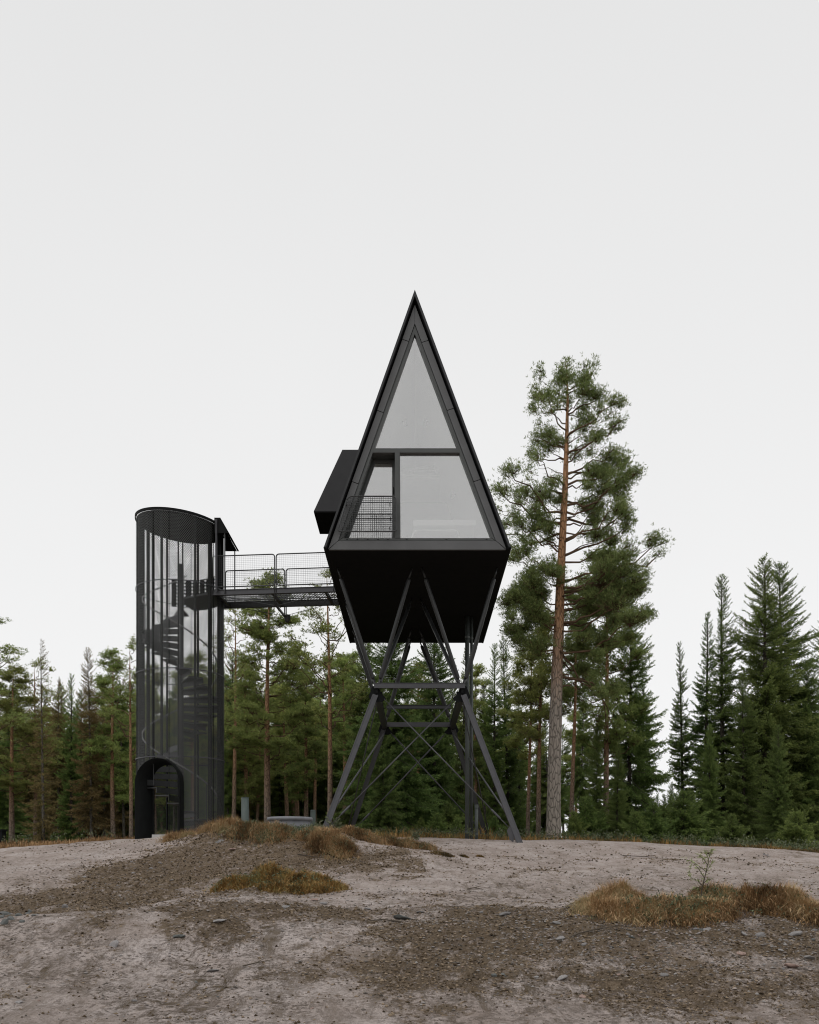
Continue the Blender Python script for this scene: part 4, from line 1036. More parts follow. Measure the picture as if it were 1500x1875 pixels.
G = np.random.default_rng(21)
VAR = {}
def variant(key, H, crown, trunk): VAR[key] = (H, crown, trunk)
spm = [M['needle_spruce'], M['twig']]; brm = [M['needle_brown'], M['twig']]; pim = [M['needle_pine'], M['twig_pine']]
for i, (H, Rm, z0, de, hg, fu) in enumerate([(14, 2.0, .35, 1.0, 1., 1.), (14, 1.55, .5, .95, .8, .9), (14, 2.3, .3, 1.1, 1.1, 1.1), (14, 1.25, 1.2, .9, .7, .8)]):
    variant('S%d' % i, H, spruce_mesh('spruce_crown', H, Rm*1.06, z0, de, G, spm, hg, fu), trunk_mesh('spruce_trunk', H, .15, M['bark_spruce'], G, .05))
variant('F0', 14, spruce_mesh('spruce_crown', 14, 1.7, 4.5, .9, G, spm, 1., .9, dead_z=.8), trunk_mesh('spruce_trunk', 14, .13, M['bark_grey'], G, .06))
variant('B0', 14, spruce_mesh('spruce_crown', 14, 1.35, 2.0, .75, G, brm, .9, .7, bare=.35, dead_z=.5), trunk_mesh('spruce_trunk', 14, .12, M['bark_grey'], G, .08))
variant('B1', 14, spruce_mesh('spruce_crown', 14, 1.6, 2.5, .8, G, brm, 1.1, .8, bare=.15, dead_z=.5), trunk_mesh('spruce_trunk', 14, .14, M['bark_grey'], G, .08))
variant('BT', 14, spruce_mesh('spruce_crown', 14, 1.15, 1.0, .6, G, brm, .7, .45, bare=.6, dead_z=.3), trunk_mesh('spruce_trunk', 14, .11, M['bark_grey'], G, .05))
for i, (H, Rm, z0, nl, tp) in enumerate([(14, 2.1, 4.0, 52, .6), (14, 1.7, 6.0, 40, .5), (14, 1.5, 3.2, 48, .7), (14, 1.25, 8.0, 26, .5)]):
    variant('P%d' % i, H, pine_mesh('pine_crown', H, Rm, z0, nl, G, pim, top=tp), trunk_mesh('pine_trunk', H, .15, M['bark_pine'], G, .16))
variant('PS', 14, pine_mesh('pine_crown', 14, 1.9, 5.5, 30, G, pim, per=2.0, tf=22, top=.5, up=.75), trunk_mesh('pine_trunk', 14, .13, M['bark_pine'], G, .12))
variant('Y0', 2.4, spruce_mesh('young_spruce_crown', 2.4, .85, .08, 2.4, G, spm, .6, 1.), trunk_mesh('young_spruce_trunk', 2.4, .025, M['bark_spruce'], G, .02, n=6))
variant('Y1', 2.4, spruce_mesh('young_spruce_crown', 2.4, 1.05, .08, 2.6, G, spm, .9, 1.), trunk_mesh('young_spruce_trunk', 2.4, .025, M['bark_spruce'], G, .02, n=6))

def plant_tree(px, ptop, Y, key, ws, label, group=None, dz=0., rot=None):
    H0, crown, trunk = VAR[key]
    x = X(px, Y); zb = gz(x, Y)-.08; H = Z(ptop, Y)-zb
    nm = {'S': 'spruce_tree', 'F': 'spruce_tree', 'B': 'spruce_tree', 'P': 'pine_tree', 'Y': 'young_spruce'}[key[0]]
    e = thing(nm, (x, Y, zb), label, 'tree', group)
    e.rotation_euler = (G.normal(0, .014), G.normal(0, .014), G.uniform(0, 6.28) if rot is None else rot)
    s = H/H0; w_ = s*ws if key[0] != 'P' else (s*.5+.5)*ws; e.scale = (w_, w_, s)
    for n_, me in (('trunk', trunk), ('crown', crown)):
        o = bpy.data.objects.new(n_, me); COL.objects.link(o); o.parent = e
    return e
PT = plant_tree
# left of the stair tower
gl_ = 'dark conifers left of the stair tower'
PT(-48, 1120, 30, 'PS', 1.3, 'pine at the left photo edge, only its upswept branch tips reaching into view')
PT(22, 1225, 38, 'P0', 1.1, 'broad dark pine with a rounded crown close to the left photo edge')
PT(80, 1172, 36, 'BT', 1.0, 'thin grey nearly bare spruce, its spire tallest of the trees left of the tower')
PT(64, 1215, 39, 'PS', .9, 'loose open-branched pine just behind the thin bare grey spruce')
PT(130, 1235, 42, 'S3', .9, 'slim pointed green spruce midway between the bare spruce and the tower')
PT(168, 1192, 38, 'B0', 1.0, 'brownish spruce with a thin ragged top and a pale grey trunk')
PT(208, 1196, 38, 'P2', .95, 'columnar green pine on an orange trunk, second tree left of the tower')
PT(240, 1180, 36, 'PS', .85, 'sparse pine with an orange trunk right beside the tower\'s left edge')
PT(108, 1246, 43, 'B1', 1.0, 'brown-needled spruce right of the thin bare grey spruce')
PT(150, 1268, 44, 'F0', 1.0, 'green spruce with dead lower limbs behind the pale grey trunk')
PT(192, 1262, 45, 'B1', .9, 'brown-needled spruce between the columnar pine and the ragged brown spruce')
PT(15, 1292, 42, 'S2', 1.0, 'low dense spruce filling the bottom left corner of the forest')
PT(228, 1248, 44, 'F0', .9, 'spruce with dead lower limbs half hidden by the tower\'s left edge')
PT(50, 1300, 45, 'B1', 1.0, 'brownish spruce below the broad dark pine at the left')
# seen through the tower
for px, pt_, Y, k in ((285, 1222, 40, 'P2'), (318, 1236, 43, 'F0'), (352, 1205, 41, 'P1'), (392, 1215, 42, 'S1')):
    PT(px, pt_, Y, k, .9, 'conifer seen only through the mesh of the stair tower', 'conifers seen through the tower mesh')
# between tower and cabin
PT(428, 1120, 40, 'PS', .95, 'thin sparse pine just right of the stair tower')
PT(490, 1058, 36, 'P0', 1.12, 'full green pine on an orange trunk whose top rises behind the footbridge railing')
PT(604, 1050, 34, 'PS', 1.05, 'open pine with upswept bare limbs, its top behind the right railing panel')
PT(560, 1215, 42, 'P2', 1.0, 'bushy pine lower than its neighbours, between the full pine and the open pine')
PT(455, 1215, 43, 'P2', 1.0, 'mid green pine filling in left of the full pine\'s orange trunk')
PT(527, 1262, 45, 'P1', 1.0, 'pine with a bare orange trunk just right of the full pine')
PT(470, 1300, 46, 'P2', .9, 'low pine behind the full pine and the vent pipe')
PT(576, 1285, 46, 'P3', .9, 'small-crowned pine on a long bare trunk above the plastic tub')
PT(546, 1305, 47, 'P3', .9, 'thin pine trunk with a small crown, left of the one above the plastic tub')
PT(632, 1215, 40, 'P3', 1.0, 'bare orange pine trunk behind the cabin\'s front left leg')
PT(418, 1290, 46, 'F0', 1.0, 'spruce with dead limbs right at the tower\'s right edge')
# under the cabin
PT(668, 1165, 35, 'S2', 1.0, 'dense drooping spruce behind the cabin\'s left struts')
PT(725, 1085, 33, 'S2', 1.1, 'widest dense spruce, hanging branches filling the space between the cabin legs')
PT(795, 1115, 36, 'S0', 1.0, 'dense spruce behind the right-hand struts of the cabin')
PT(842, 1190, 40, 'S1', 1.0, 'narrower spruce behind the tall service pipes')
PT(705, 1230, 31, 'S0', .9, 'shorter spruce standing in front of the widest one under the cabin')
PT(765, 1215, 42, 'P1', .9, 'pine trunk glimpsed behind the crossed bracing rods')
PT(874, 1225, 44, 'P3', .9, 'slim pine behind the short capped pipe')
# right of the cabin
PT(906, 1182, 42, 'S1', .9, 'pointed spruce next to the cabin\'s right side, left of a slightly taller one')
PT(934, 1172, 43, 'S1', .95, 'pointed spruce right of the cabin, tallest of the small group beside it')
PT(888, 1252, 44, 'F0', .9, 'lower spruce close behind the cabin\'s front right leg')
PT(966, 1185, 40, 'P1', .8, 'pine with a long thin bare trunk, first left of the tall pine')
PT(986, 1110, 36, 'P1', .85, 'pine with a grey brown trunk touching the tall pine\'s left side')
PT(952, 1262, 46, 'S1', .9, 'green spruce in the gap left of the tall pine')
PT(1045, 1085, 34, 'P3', .75, 'slender brown-trunked pine just right of the tall pine\'s trunk')
PT(1062, 1250, 44, 'F0', .8, 'thin spruce behind the slender brown-trunked pine')
PT(1110, 1010, 35, 'P0', .95, 'dense dark green pine merging with the right side of the tall pine')
PT(1150, 1095, 36, 'S0', .95, 'dense spruce with upcurved branch tips below the dense dark pine')
PT(1176, 1215, 37, 'S3', .9, 'smaller spruce at the edge of the sky gap, right of the dense dark pine')
PT(1092, 1325, 34, 'S2', .8, 'low bushy spruce right of the tall pine\'s foot')
PT(1128, 1360, 33, 'S0', .8, 'low spruce in front of the dense spruce below the dark pine')
# right group
PT(1252, 1178, 40, 'S3', .85, 'slim spruce with thin foliage, leftmost of the spruces right of the sky gap')
PT(1288, 1125, 39, 'S3', 1.0, 'slim olive spruce second from the left in the right-hand spruce stand')
PT(1325, 1060, 38, 'S1', 1.0, 'spruce with a narrow dark spire in the middle of the right-hand stand')
PT(1398, 1020, 38, 'S0', 1.15, 'big spruce with the highest spire of the right-hand stand')
PT(1434, 1036, 40, 'S2', 1.15, 'broad spruce with the second highest spire, right-hand stand')
PT(1362, 1235, 36, 'S0', 1.0, 'shorter dense spruce in front of the two highest spires')
PT(1478, 1210, 39, 'S2', 1.1, 'wide spruce with upturned branches at the right photo edge')
PT(1530, 1130, 41, 'S0', 1.2, 'spruce cut off by the right photo edge')
PT(1300, 1330, 35, 'S2', .9, 'low dark spruce at the foot of the narrow dark spire')
PT(1425, 1330, 34, 'S2', .9, 'low dark spruce in front of the broad spruce at right')
# young spruces along the edge of the clearing
for px, pt_, Y, k in ((800, 1492, 31, 'Y1'), (822, 1474, 33, 'Y0'), (838, 1500, 30, 'Y1'), (770, 1500, 31, 'Y0'), (905, 1498, 34, 'Y0')):
    PT(px, pt_, Y, k, 1.1, 'young spruce at the tree line seen between the cabin legs and pipes', 'young spruces beneath the cabin')
for px, pt_, Y, k in ((1052, 1490, 31, 'Y0'), (1072, 1465, 33, 'Y1'), (1165, 1490, 32, 'Y1'), (1196, 1475, 33, 'Y0'), (1250, 1455, 34, 'Y1'), (1340, 1495, 31, 'Y0'), (1462, 1490, 31, 'Y1'), (1215, 1480, 37, 'Y1')):
    PT(px, pt_, Y, k, 1.15, 'young spruce along the tree line right of the tall pine', 'young spruces along the right tree line')
# the forest behind
def fill(n, x0, x1, t0, t1, y0, y1, keys, label, group):
    for i in range(n):
        px = x0+(x1-x0)*(i+G.uniform(.1, .9))/n; Y = G.uniform(y0, y1)
        PT(px, G.uniform(t0, t1), Y, keys[int(G.integers(len(keys)))], G.uniform(.95, 1.25), label, group)
fill(34, -60, 250, 1235, 1325, 48, 62, ['S0', 'B1', 'F0', 'P2', 'S1'], 'conifer deep in the forest left of the stair tower', 'forest behind, left of the tower')
fill(22, -80, 250, 1380, 1440, 62, 75, ['S2', 'S0'], 'low spruce deep in the forest left of the stair tower', 'low spruces deep in the left forest')
fill(46, 250, 650, 1195, 1320, 48, 62, ['P2', 'P1', 'F0', 'S1', 'P3', 'S0'], 'conifer deep in the forest between stair tower and cabin', 'forest behind, tower to cabin')
fill(26, 250, 650, 1375, 1440, 60, 75, ['S2', 'S0'], 'low spruce deep in the forest between tower and cabin', 'low spruces deep in the middle forest')
fill(16, 650, 890, 1230, 1310, 46, 60, ['S2', 'S0', 'S1'], 'conifer deep in the forest behind the cabin legs', 'forest behind the cabin legs')
fill(12, 880, 1060, 1300, 1380, 50, 60, ['S1', 'F0', 'P3'], 'conifer deep in the forest behind the tall pine', 'forest behind the tall pine')
fill(26, 1050, 1540, 1430, 1485, 48, 62, ['S2', 'S0'], 'far low conifer glimpsed under the sky gap at the right', 'far low conifers at the right')
fill(10, 1130, 1240, 1452, 1492, 42, 52, ['S2', 'S0'], 'low bushy spruce at the bottom of the sky gap', 'low spruces in the sky gap')

# the tall Scots pine right of the cabin
HYD = 30.0
hb_ = np.array([X(1013, HYD), HYD, gz(X(1013, HYD), HYD)-.05])
hero = thing('pine_tree', hb_, 'tall old pine with grey lower trunk and orange upper trunk, right of the cabin', 'tree')
def hp_(px, py, dy=0.): return P(px, py, HYD)*1.0 - hb_ + np.array([0, dy, 0])
tp = [hp_(1013.5, 1535), hp_(1014, 1480), hp_(1015.5, 1400), hp_(1017.5, 1320), hp_(1020, 1235), hp_(1023.5, 1150), hp_(1027, 1050), hp_(1031.5, 960), hp_(1035, 890), hp_(1038, 800), hp_(1039.5, 730), hp_(1038, 690), hp_(1036, 664)]
tw = [29, 25.5, 24, 23, 20.5, 18.5, 15.5, 12.5, 10.5, 7, 4.2, 2.2, 1.2]
mb = MB(); mb.tube(tp, [w_/F*HYD/2 for w_ in tw], 20); tr_ = mb.build('trunk', M['bark_hero'])
tr_.parent = hero
def trunk_at(py):
    ys = [1535, 1480, 1400, 1320, 1235, 1150, 1050, 960, 890, 800, 730, 690, 664]
    for i in range(12):
        if ys[i] >= py >= ys[i+1]:
            f = (ys[i]-py)/(ys[i]-ys[i+1]); return tp[i]*(1-f)+tp[i+1]*f
    return tp[-1] if py < 664 else tp[0]
cz = [(700,110,70,45),(820,160,55,45),(640,190,70,50),(520,215,70,45),(470,330,45,35),(600,365,40,28),(780,370,90,60),(880,360,70,60),(780,270,70,50),(480,470,60,30),(560,440,50,28),
 (820,520,60,40),(960,510,80,40),(480,590,60,45),(560,590,60,50),(640,640,50,35),(480,680,60,50),(560,690,50,40),(800,590,70,28),(900,615,80,30),(985,625,40,30),(760,690,60,30),(860,700,60,40),
 (1050,740,70,50),(980,760,70,50),(1050,820,70,60),(920,790,60,50),(430,850,40,32),(880,880,90,60),(960,940,90,60),(1080,950,70,80),(1110,1050,60,80),(1030,1000,70,60),(560,960,70,40),(520,1060,80,50),(620,1060,60,40),
 (460,1090,50,30),(850,1070,80,60),(910,1120,50,40),(240,1000,80,40),(380,1020,70,40),(195,1070,50,40),(230,1140,60,40),(340,1090,80,30),(480,1230,90,60),(430,1280,70,50),(560,1280,60,50),(330,1290,60,40),(320,1380,60,50),
 (360,1470,70,50),(900,1180,70,60),(980,1230,80,50),(1050,1200,40,60),(880,1340,80,60),(1000,1360,80,60),(1060,1310,45,45),(560,1500,60,40),(470,1560,80,40),(540,1620,120,50),(420,1690,100,70),(370,1790,70,60),(480,1780,80,50),
 (950,1500,100,70),(1100,1480,80,50),(1220,1490,70,36),(1300,1510,28,36),(1240,1650,28,15),(900,1620,100,60),(1030,1650,120,90),(860,1720,80,60),(980,1800,150,90),(1090,1760,70,80)]
clumps = [(860+a/3.826, 630+b/3.826, c/3.826, d/3.826) for a, b, c, d in cz]
clumps += [(955, 1078, 34, 24), (935, 1098, 24, 22), (968, 1120, 32, 24), (948, 1140, 26, 22), (985, 1130, 20, 16), (1098, 1060, 50, 40), (1080, 1110, 36, 28), (1118, 1110, 44, 40), (1140, 1150, 36, 30), (1105, 1165, 40, 30), (1075, 1215, 24, 18), (1060, 1180, 22, 16), (942, 1172, 22, 16), (975, 1180, 24, 16), (1112, 1262, 26, 22), (1098, 1240, 22, 14)]
GH = np.random.default_rng(5)
clumps = [(1150+(a-1150)*.85 if a > 1150 else a, b+(22 if b < 700 else 6), c, d) for a, b, c, d in clumps]; NBIG = len(clumps)
for i in range(NBIG):                            # smaller sprays feather out round each one
    px, py, rx_, ry_ = clumps[i]
    for q_ in range(3):
        a = GH.uniform(0, 6.283); clumps.append((px+math.cos(a)*rx_*GH.uniform(.6, 1.15), py+math.sin(a)*ry_*GH.uniform(.5, 1.1), rx_*GH.uniform(.45, .7), ry_*GH.uniform(.4, .65)))
mb = MB()
for (px, py, rx_, ry_) in clumps:
    tc_ = trunk_at(py); dxp = px-(CX+(tc_[0]+hb_[0])/HYD*F)
    dy = GH.uniform(-1, 1)*(.45+.012*abs(dxp))
    c = hp_(px, py, dy)
    sc = F/HYD
    r = np.array([rx_/sc, (rx_*.9)/sc, ry_/sc])*.84
    rise = abs(dxp)*.22+18
    ra_ = min(1190, py+rise if py > 720 else py+rise*.8)
    root = trunk_at(ra_)
    ctip = c-np.array([0, 0, r[2]*.4])
    big = NBIG
    if clumps.index((px, py, rx_, ry_)) < big: limb(mb, root, ctip, GH, .014+.016*abs(dxp)/55, sag=.02 if py < 850 else .10)
    else: limb(mb, ctip*.75+root*.25, ctip, GH, .010, sag=.02)
    dens = 165*(rx_*ry_)/(18*13)
    if px < 1000 and 740 < py < 860 and px > 950: dens *= .55
    clump(mb, c, r, int(np.clip(dens*.90, 26, 480)), GH, root*.3+ctip*.7, k=7, jit=.10, ln=(.07, .12), wd=(.012, .021), spread=.85)
# bare snags and twigs
for py, dx, dzp in ((1235, 95, -35), (1175, -38, -16), (1262, 66, 10), (1140, -30, -6), (1010, -40, 30), (870, -50, 12), (905, -70, -10), (830, -60, 25), (1100, 45, -20), (960, 60, 40), (760, 30, -15), (1215, 30, 6)):
    a = trunk_at(py); b = a+np.array([dx/F*HYD, GH.uniform(-.5, .5), dzp/F*HYD]); limb(mb, a, b, GH, .035 if abs(dx) > 60 else .02, sag=-.06)
cr_ = mb.build('crown', [M['needle_hero'], M['twig_pine']]); cr_.parent = hero
for o in (tr_, cr_): o.matrix_parent_inverse = Matrix.Identity(4)
mb = MB()                                              # the hanging dead bough right of the trunk
a = trunk_at(1238); pts_ = [a, hp_(1050, 1243), hp_(1085, 1250), hp_(1102, 1270), hp_(1108, 1300), hp_(1110, 1325)]
mb.tube(pts_, [.05, .045, .035, .028, .018, .008], 6)
for k in range(14):
    f = GH.uniform(2.2, 5); i = int(min(4, f)); p = pts_[i]*(1-(f-i))+pts_[i+1]*(f-i); q_ = p+np.array([GH.uniform(-.35, .35), GH.uniform(-.3, .3), GH.uniform(-.8, -.2)])
    mb.tube([p, (p+q_)/2+np.array([0.05, 0, .05]), q_], [.01, .007, .003], 4, cap=False)
o = mb.build('dead_bough', M['twig_pine'], None, True); o.parent = hero

# ------------------------------------------------------------------ grass, turf, stones, twigs
def blades(mb, x, y, z, az, ln, lean, wd, tint, mi=0, g=rng):
    """curved tapering blades"""
    n = len(x); d = np.stack([np.cos(az), np.sin(az), np.zeros(n)], 1); s = np.stack([-np.sin(az), np.cos(az), np.zeros(n)], 1)*(wd/2)[:, None]
    p0 = np.stack([x, y, z], 1); up = np.array([0, 0, 1.])
    p1 = p0+up*(ln*.55*(1-.35*lean))[:, None]+d*(ln*.28*lean)[:, None]
    p2 = p0+up*(ln*(.95-.85*lean**1.3))[:, None]+d*(ln*(.15+.75*lean))[:, None]
    V = np.stack([p0-s, p0+s, p1+s*.8, p1-s*.8, p2], 1).reshape(-1, 3); i = np.arange(n)[:, None]*5
    mb.add(V, np.concatenate([i, i+1, i+2, i+3], 1), mi, tint); mb.f.append((np.concatenate([i+3, i+2, i+4], 1)+mb.n-len(V), mi, tint))
def mound_h(x, y, lumps):
    h = np.zeros_like(x)
    for cx, cy, rx_, ry_, hh in lumps:
        q_ = ((x-cx)/rx_)**2+((y-cy)/ry_)**2; h = np.maximum(h, hh*np.sqrt(np.maximum(0, 1-q_)))
    return h
def tussock(name, lumps, n, ln, label, cat, mt, soil=True, seed=1, herbs=0, group=None, kind=None, lean=(.25, 1.1), wd=(.004, .009), tmean=.5):
    n = int(n*1.5)
    g = np.random.default_rng(seed)
    cx = np.mean([l[0] for l in lumps]); cy = np.mean([l[1] for l in lumps])
    e = thing(name, (cx, cy, gz(cx, cy)), label, cat, group)
    if kind: e['kind'] = kind
    x0 = min(l[0]-l[2] for l in lumps); x1 = max(l[0]+l[2] for l in lumps); y0 = min(l[1]-l[3] for l in lumps); y1 = max(l[1]+l[3] for l in lumps)
    nx = int(np.clip((x1-x0)/.04, 8, 110)); ny = int(np.clip((y1-y0)/.04, 8, 60))
    gx, gy = np.meshgrid(np.linspace(x0-.04, x1+.04, nx), np.linspace(y0-.04, y1+.04, ny)); gx, gy = gx.ravel(), gy.ravel()
    gx = gx+.02*fbm(gx*7, gy*7, 2, seed); h = mound_h(gx, gy, lumps)*(.75+.65*fbm(gx*5, gy*5, 3, seed+9))
    z = hz(gx, gy)+h-.03+np.where(h > 0, .03*fbm(gx*14, gy*14, 2, seed+3), -.03)
    i = np.arange(ny-1)[:, None]*nx+np.arange(nx-1)[None]; q_ = np.stack([i, i+1, i+nx+1, i+nx], -1).reshape(-1, 4)
    mb = MB(); mb.add(np.stack([gx, gy, z], 1), q_[(h[q_].max(1) > 0)]); mb.build('turf', M['turf_soil'], e, True)
    w_ = np.array([l[2]*l[3] for l in lumps]); w_ = w_/w_.sum(); li = g.choice(len(lumps), n, p=w_); la = np.array(lumps)[li]
    rr_ = np.sqrt(g.uniform(0, 1, n))*.98; ou = g.random(n) < .13; rr_[ou] = g.uniform(.95, 1.45, ou.sum()); a = g.uniform(0, 6.283, n); bx = la[:, 0]+la[:, 2]*rr_*np.cos(a); by = la[:, 1]+la[:, 3]*rr_*np.sin(a)
    pat = vnoise(bx*3.1, by*3.1, seed+5); az = a+g.normal(0, .9, n)+2.5*(pat-.5); hm = mound_h(bx, by, lumps)
    bz = hz(bx, by)+hm*(.75+.65*fbm(bx*5, by*5, 3, seed+9))-.02
    tt = np.clip(tmean+.85*(vnoise(bx*4, by*4, seed+7)-.5)+g.normal(0, .19, n), 0, .95)
    le = np.clip(g.uniform(*lean, n)*(.5+.6*rr_), 0, 1.05); mb = MB()
    blades(mb, bx, by, bz, az, (ln[0]+(ln[1]-ln[0])*g.uniform(0, 1, n)**1.6*1.35)*(.6+.8*pat), le, g.uniform(*wd, n), tt, 0, g)
    o = mb.build('grass_blades', mt, e); o['kind'] = 'stuff'
    if herbs:
        k = g.integers(0, n, herbs); mb = MB(); kk = 9; i = np.repeat(k, kk)
        pos = np.stack([bx[i], by[i], bz[i]+g.uniform(.01, .09, len(i))], 1)+g.normal(0, .02, (len(i), 3))
        kites(mb, pos, g.normal(0, 1, (len(i), 3))+np.array([0, 0, .6]), g.uniform(.02, .045, len(i)), g.uniform(.010, .020, len(i)), g.uniform(0, 1, len(i)), 0, g)
        o = mb.build('herb_leaves', M['herb'], e); o['kind'] = 'stuff'
    return e
def lump(px, py, Y, rpx, ryd, hpx): return (X(px, Y), Y, rpx/F*Y, ryd, hpx/F*Y)
# grass along the crest of the mound below the tub
tussock('dry_grass', [lump(330, 1532, 20.2, 30, .3, 7), lump(390, 1530, 19.2, 26, .35, 11), lump(420, 1535, 18.6, 28, .4, 14)], 5200, (.08, .26), 'tan dry grass sloping up from the tower\'s foot to the vent pipe', 'dry grass', M['dry_grass'], seed=31, kind='stuff', herbs=60, tmean=.62)
tussock('dry_grass', [lump(455, 1535, 18.0, 40, .4, 20), lump(500, 1540, 17.7, 34, .4, 16)], 5200, (.07, .2), 'greenish clump of grass and herbs around the vent pipe', 'dry grass', M['dry_grass'], seed=32, kind='stuff', herbs=700, tmean=.42)
tussock('dry_grass', [lump(520, 1532, 18.0, 36, .35, 5), lump(555, 1538, 17.8, 34, .4, 6), lump(575, 1534, 18.2, 26, .3, 6)], 6200, (.03, .09), 'tangled tan grass right in front of the plastic tub', 'dry grass', M['dry_grass'], seed=33, kind='stuff', herbs=260, tmean=.55)
tussock('turf_clump', [lump(600, 1545, 17.3, 34, .45, 24), lump(626, 1548, 17.1, 26, .4, 18), lump(583, 1548, 17.2, 18, .3, 12)], 7200, (.05, .15), 'largest heap of rust brown turf, lying on the mound below the cabin\'s left leg', 'turf', M['dry_grass'], seed=34, herbs=120, tmean=.45)
tussock('turf_clump', [lump(648, 1530, 18.6, 26, .35, 16), lump(672, 1533, 18.3, 26, .35, 13), lump(690, 1534, 18.4, 22, .3, 12)], 4600, (.05, .15), 'orange brown turf heap right of the largest heap on the mound', 'turf', M['dry_grass'], seed=35, herbs=60, tmean=.42)
tussock('turf_clump', [lump(722, 1535, 18.8, 26, .3, 10), lump(748, 1535, 18.8, 22, .3, 10), lump(776, 1538, 18.9, 24, .25, 7)], 3800, (.05, .17), 'low mossy turf strip tailing off along the crest in front of the cabin legs', 'turf', M['dry_grass'], seed=36, herbs=260, tmean=.38)
for k, (px, py, Y, r, hp2, lb) in enumerate([(811, 1548, 18.2, 24, 5, 'thin dark clod of soil and roots lying left of two small clods on the sand'), (851, 1549, 18.4, 9, 6, 'small dark clod in front of the service pipes, left of its twin'), (879, 1550, 18.6, 8, 5, 'small dark clod in front of the service pipes, right of its twin')]):
    tussock('soil_clod', [lump(px, py, Y, r, r/F*Y*.7, hp2)], 420 if k else 900, (.02, .07), lb, 'clod', M['moss'], seed=40+k, tmean=.3)
# the isolated turf in the middle of the slope
tussock('turf_clump', [lump(440, 1612, 14.6, 46, .5, 18), lump(412, 1618, 14.4, 26, .3, 9), lump(490, 1600, 15.0, 36, .4, 34), lump(535, 1606, 14.7, 40, .4, 22), lump(575, 1612, 14.4, 36, .4, 18), lump(510, 1622, 14.1, 40, .3, 10), lump(565, 1628, 13.9, 44, .3, 8), lump(615, 1622, 14.2, 22, .25, 9)], 15000, (.04, .13),
        'large isolated turf clump of yellow and orange moss lying on the bare slope', 'turf', M['moss'], seed=50, herbs=240, tmean=.58, wd=(.006, .013))
# tussocks at the right
tussock('grass_tussock', [lump(1125, 1668, 11.0, 46, .34, 25), lump(1165, 1668, 10.9, 34, .3, 17), lump(1085, 1672, 10.9, 28, .25, 10), lump(1108, 1684, 10.5, 46, .25, 8), lump(1150, 1690, 10.3, 40, .2, 6)], 10000, (.06, .19), 'tan grass tussock on the gravel bank, leftmost of the row at the right', 'grass tussock', M['dry_grass'], seed=60, herbs=30, tmean=.62)
tussock('grass_tussock', [lump(1180, 1690, 10.4, 46, .3, 24), lump(1236, 1686, 10.5, 46, .34, 27), lump(1290, 1684, 10.5, 36, .3, 19), lump(1266, 1692, 10.3, 50, .25, 18), lump(1325, 1690, 10.4, 22, .2, 16)], 12500, (.06, .19), 'orange brown grass tussock in the middle of the row, around the thin sapling', 'grass tussock', M['dry_grass'], seed=61, herbs=420, tmean=.50)
tussock('grass_tussock', [lump(1330, 1660, 11.0, 40, .3, 22), lump(1300, 1656, 11.2, 36, .3, 20)], 4200, (.07, .2), 'pale green and tan weedy patch behind the middle tussock', 'grass tussock', M['dry_grass'], seed=63, herbs=500, tmean=.6)
tussock('grass_tussock', [lump(1385, 1678, 10.8, 44, .34, 27), lump(1436, 1680, 10.7, 44, .34, 27), lump(1482, 1690, 10.4, 30, .3, 20), lump(1510, 1698, 10.2, 26, .3, 14)], 10500, (.05, .17), 'dark brown grass tussock at the right photo edge, rightmost of the row', 'grass tussock', M['dry_grass'], seed=62, herbs=160, tmean=.36)
# grass fringe at the far edges of the clearing
g = np.random.default_rng(70)
def fringe(name, x0, x1, Y0, Y1, n, ln, label, mt, seed, herbs=0, tmean=.5, cat='dry grass'):
    g = np.random.default_rng(seed); x = g.uniform(x0, x1, n); y = g.uniform(Y0, Y1, n); pat = vnoise(x*1.7, y*1.7, seed)
    keep = pat > .3; x, y, pat = x[keep], y[keep], pat[keep]; n = len(x); mb = MB()
    blades(mb, x, y, hz(x, y)-.01, g.uniform(0, 6.283, n), g.uniform(*ln, n)*(.5+pat), g.uniform(.2, 1., n), g.uniform(.010, .02, n), np.clip(tmean+(vnoise(x*2.2, y*2.2, seed+1)-.5)*.8+g.normal(0, .12, n), 0, .95), 0, g)
    if herbs:
        kk = 10; i = np.repeat(g.integers(0, n, herbs), kk); pos = np.stack([x[i], y[i], hz(x[i], y[i])+g.uniform(.03, .3, len(i))], 1)+g.normal(0, .05, (len(i), 3))
        kites(mb, pos, g.normal(0, 1, (len(i), 3))+np.array([0, 0, .6]), g.uniform(.04, .08, len(i)), g.uniform(.02, .035, len(i)), g.uniform(0, 1, len(i)), 1, g)
    o = mb.build(name, [mt, M['herb']]); tag(o, label, cat, kind='stuff')
fringe('dry_grass', -13.5, -7.6, 21.5, 25.5, 11000, (.06, .24), 'band of dry tan grass along the crest left of the tower', M['dry_grass'], 71, 60, .36)
fringe('undergrowth', 2.7, 16, 26.5, 32, 12000, (.10, .32), 'low brown undergrowth at the foot of the trees right of the cabin', M['moss'], 72, 1200, .45, 'undergrowth')
fringe('undergrowth', -8, 2.6, 27, 33, 11000, (.15, .5), 'low weeds and grass under the trees between tower and cabin', M['moss'], 73, 1400, .6, 'undergrowth')
fringe('undergrowth', 8.2, 13.5, 22.0, 25.5, 6000, (.05, .2), 'dark brown mossy edge of the clearing at the far right', M['moss'], 74, 100, .2, 'undergrowth')
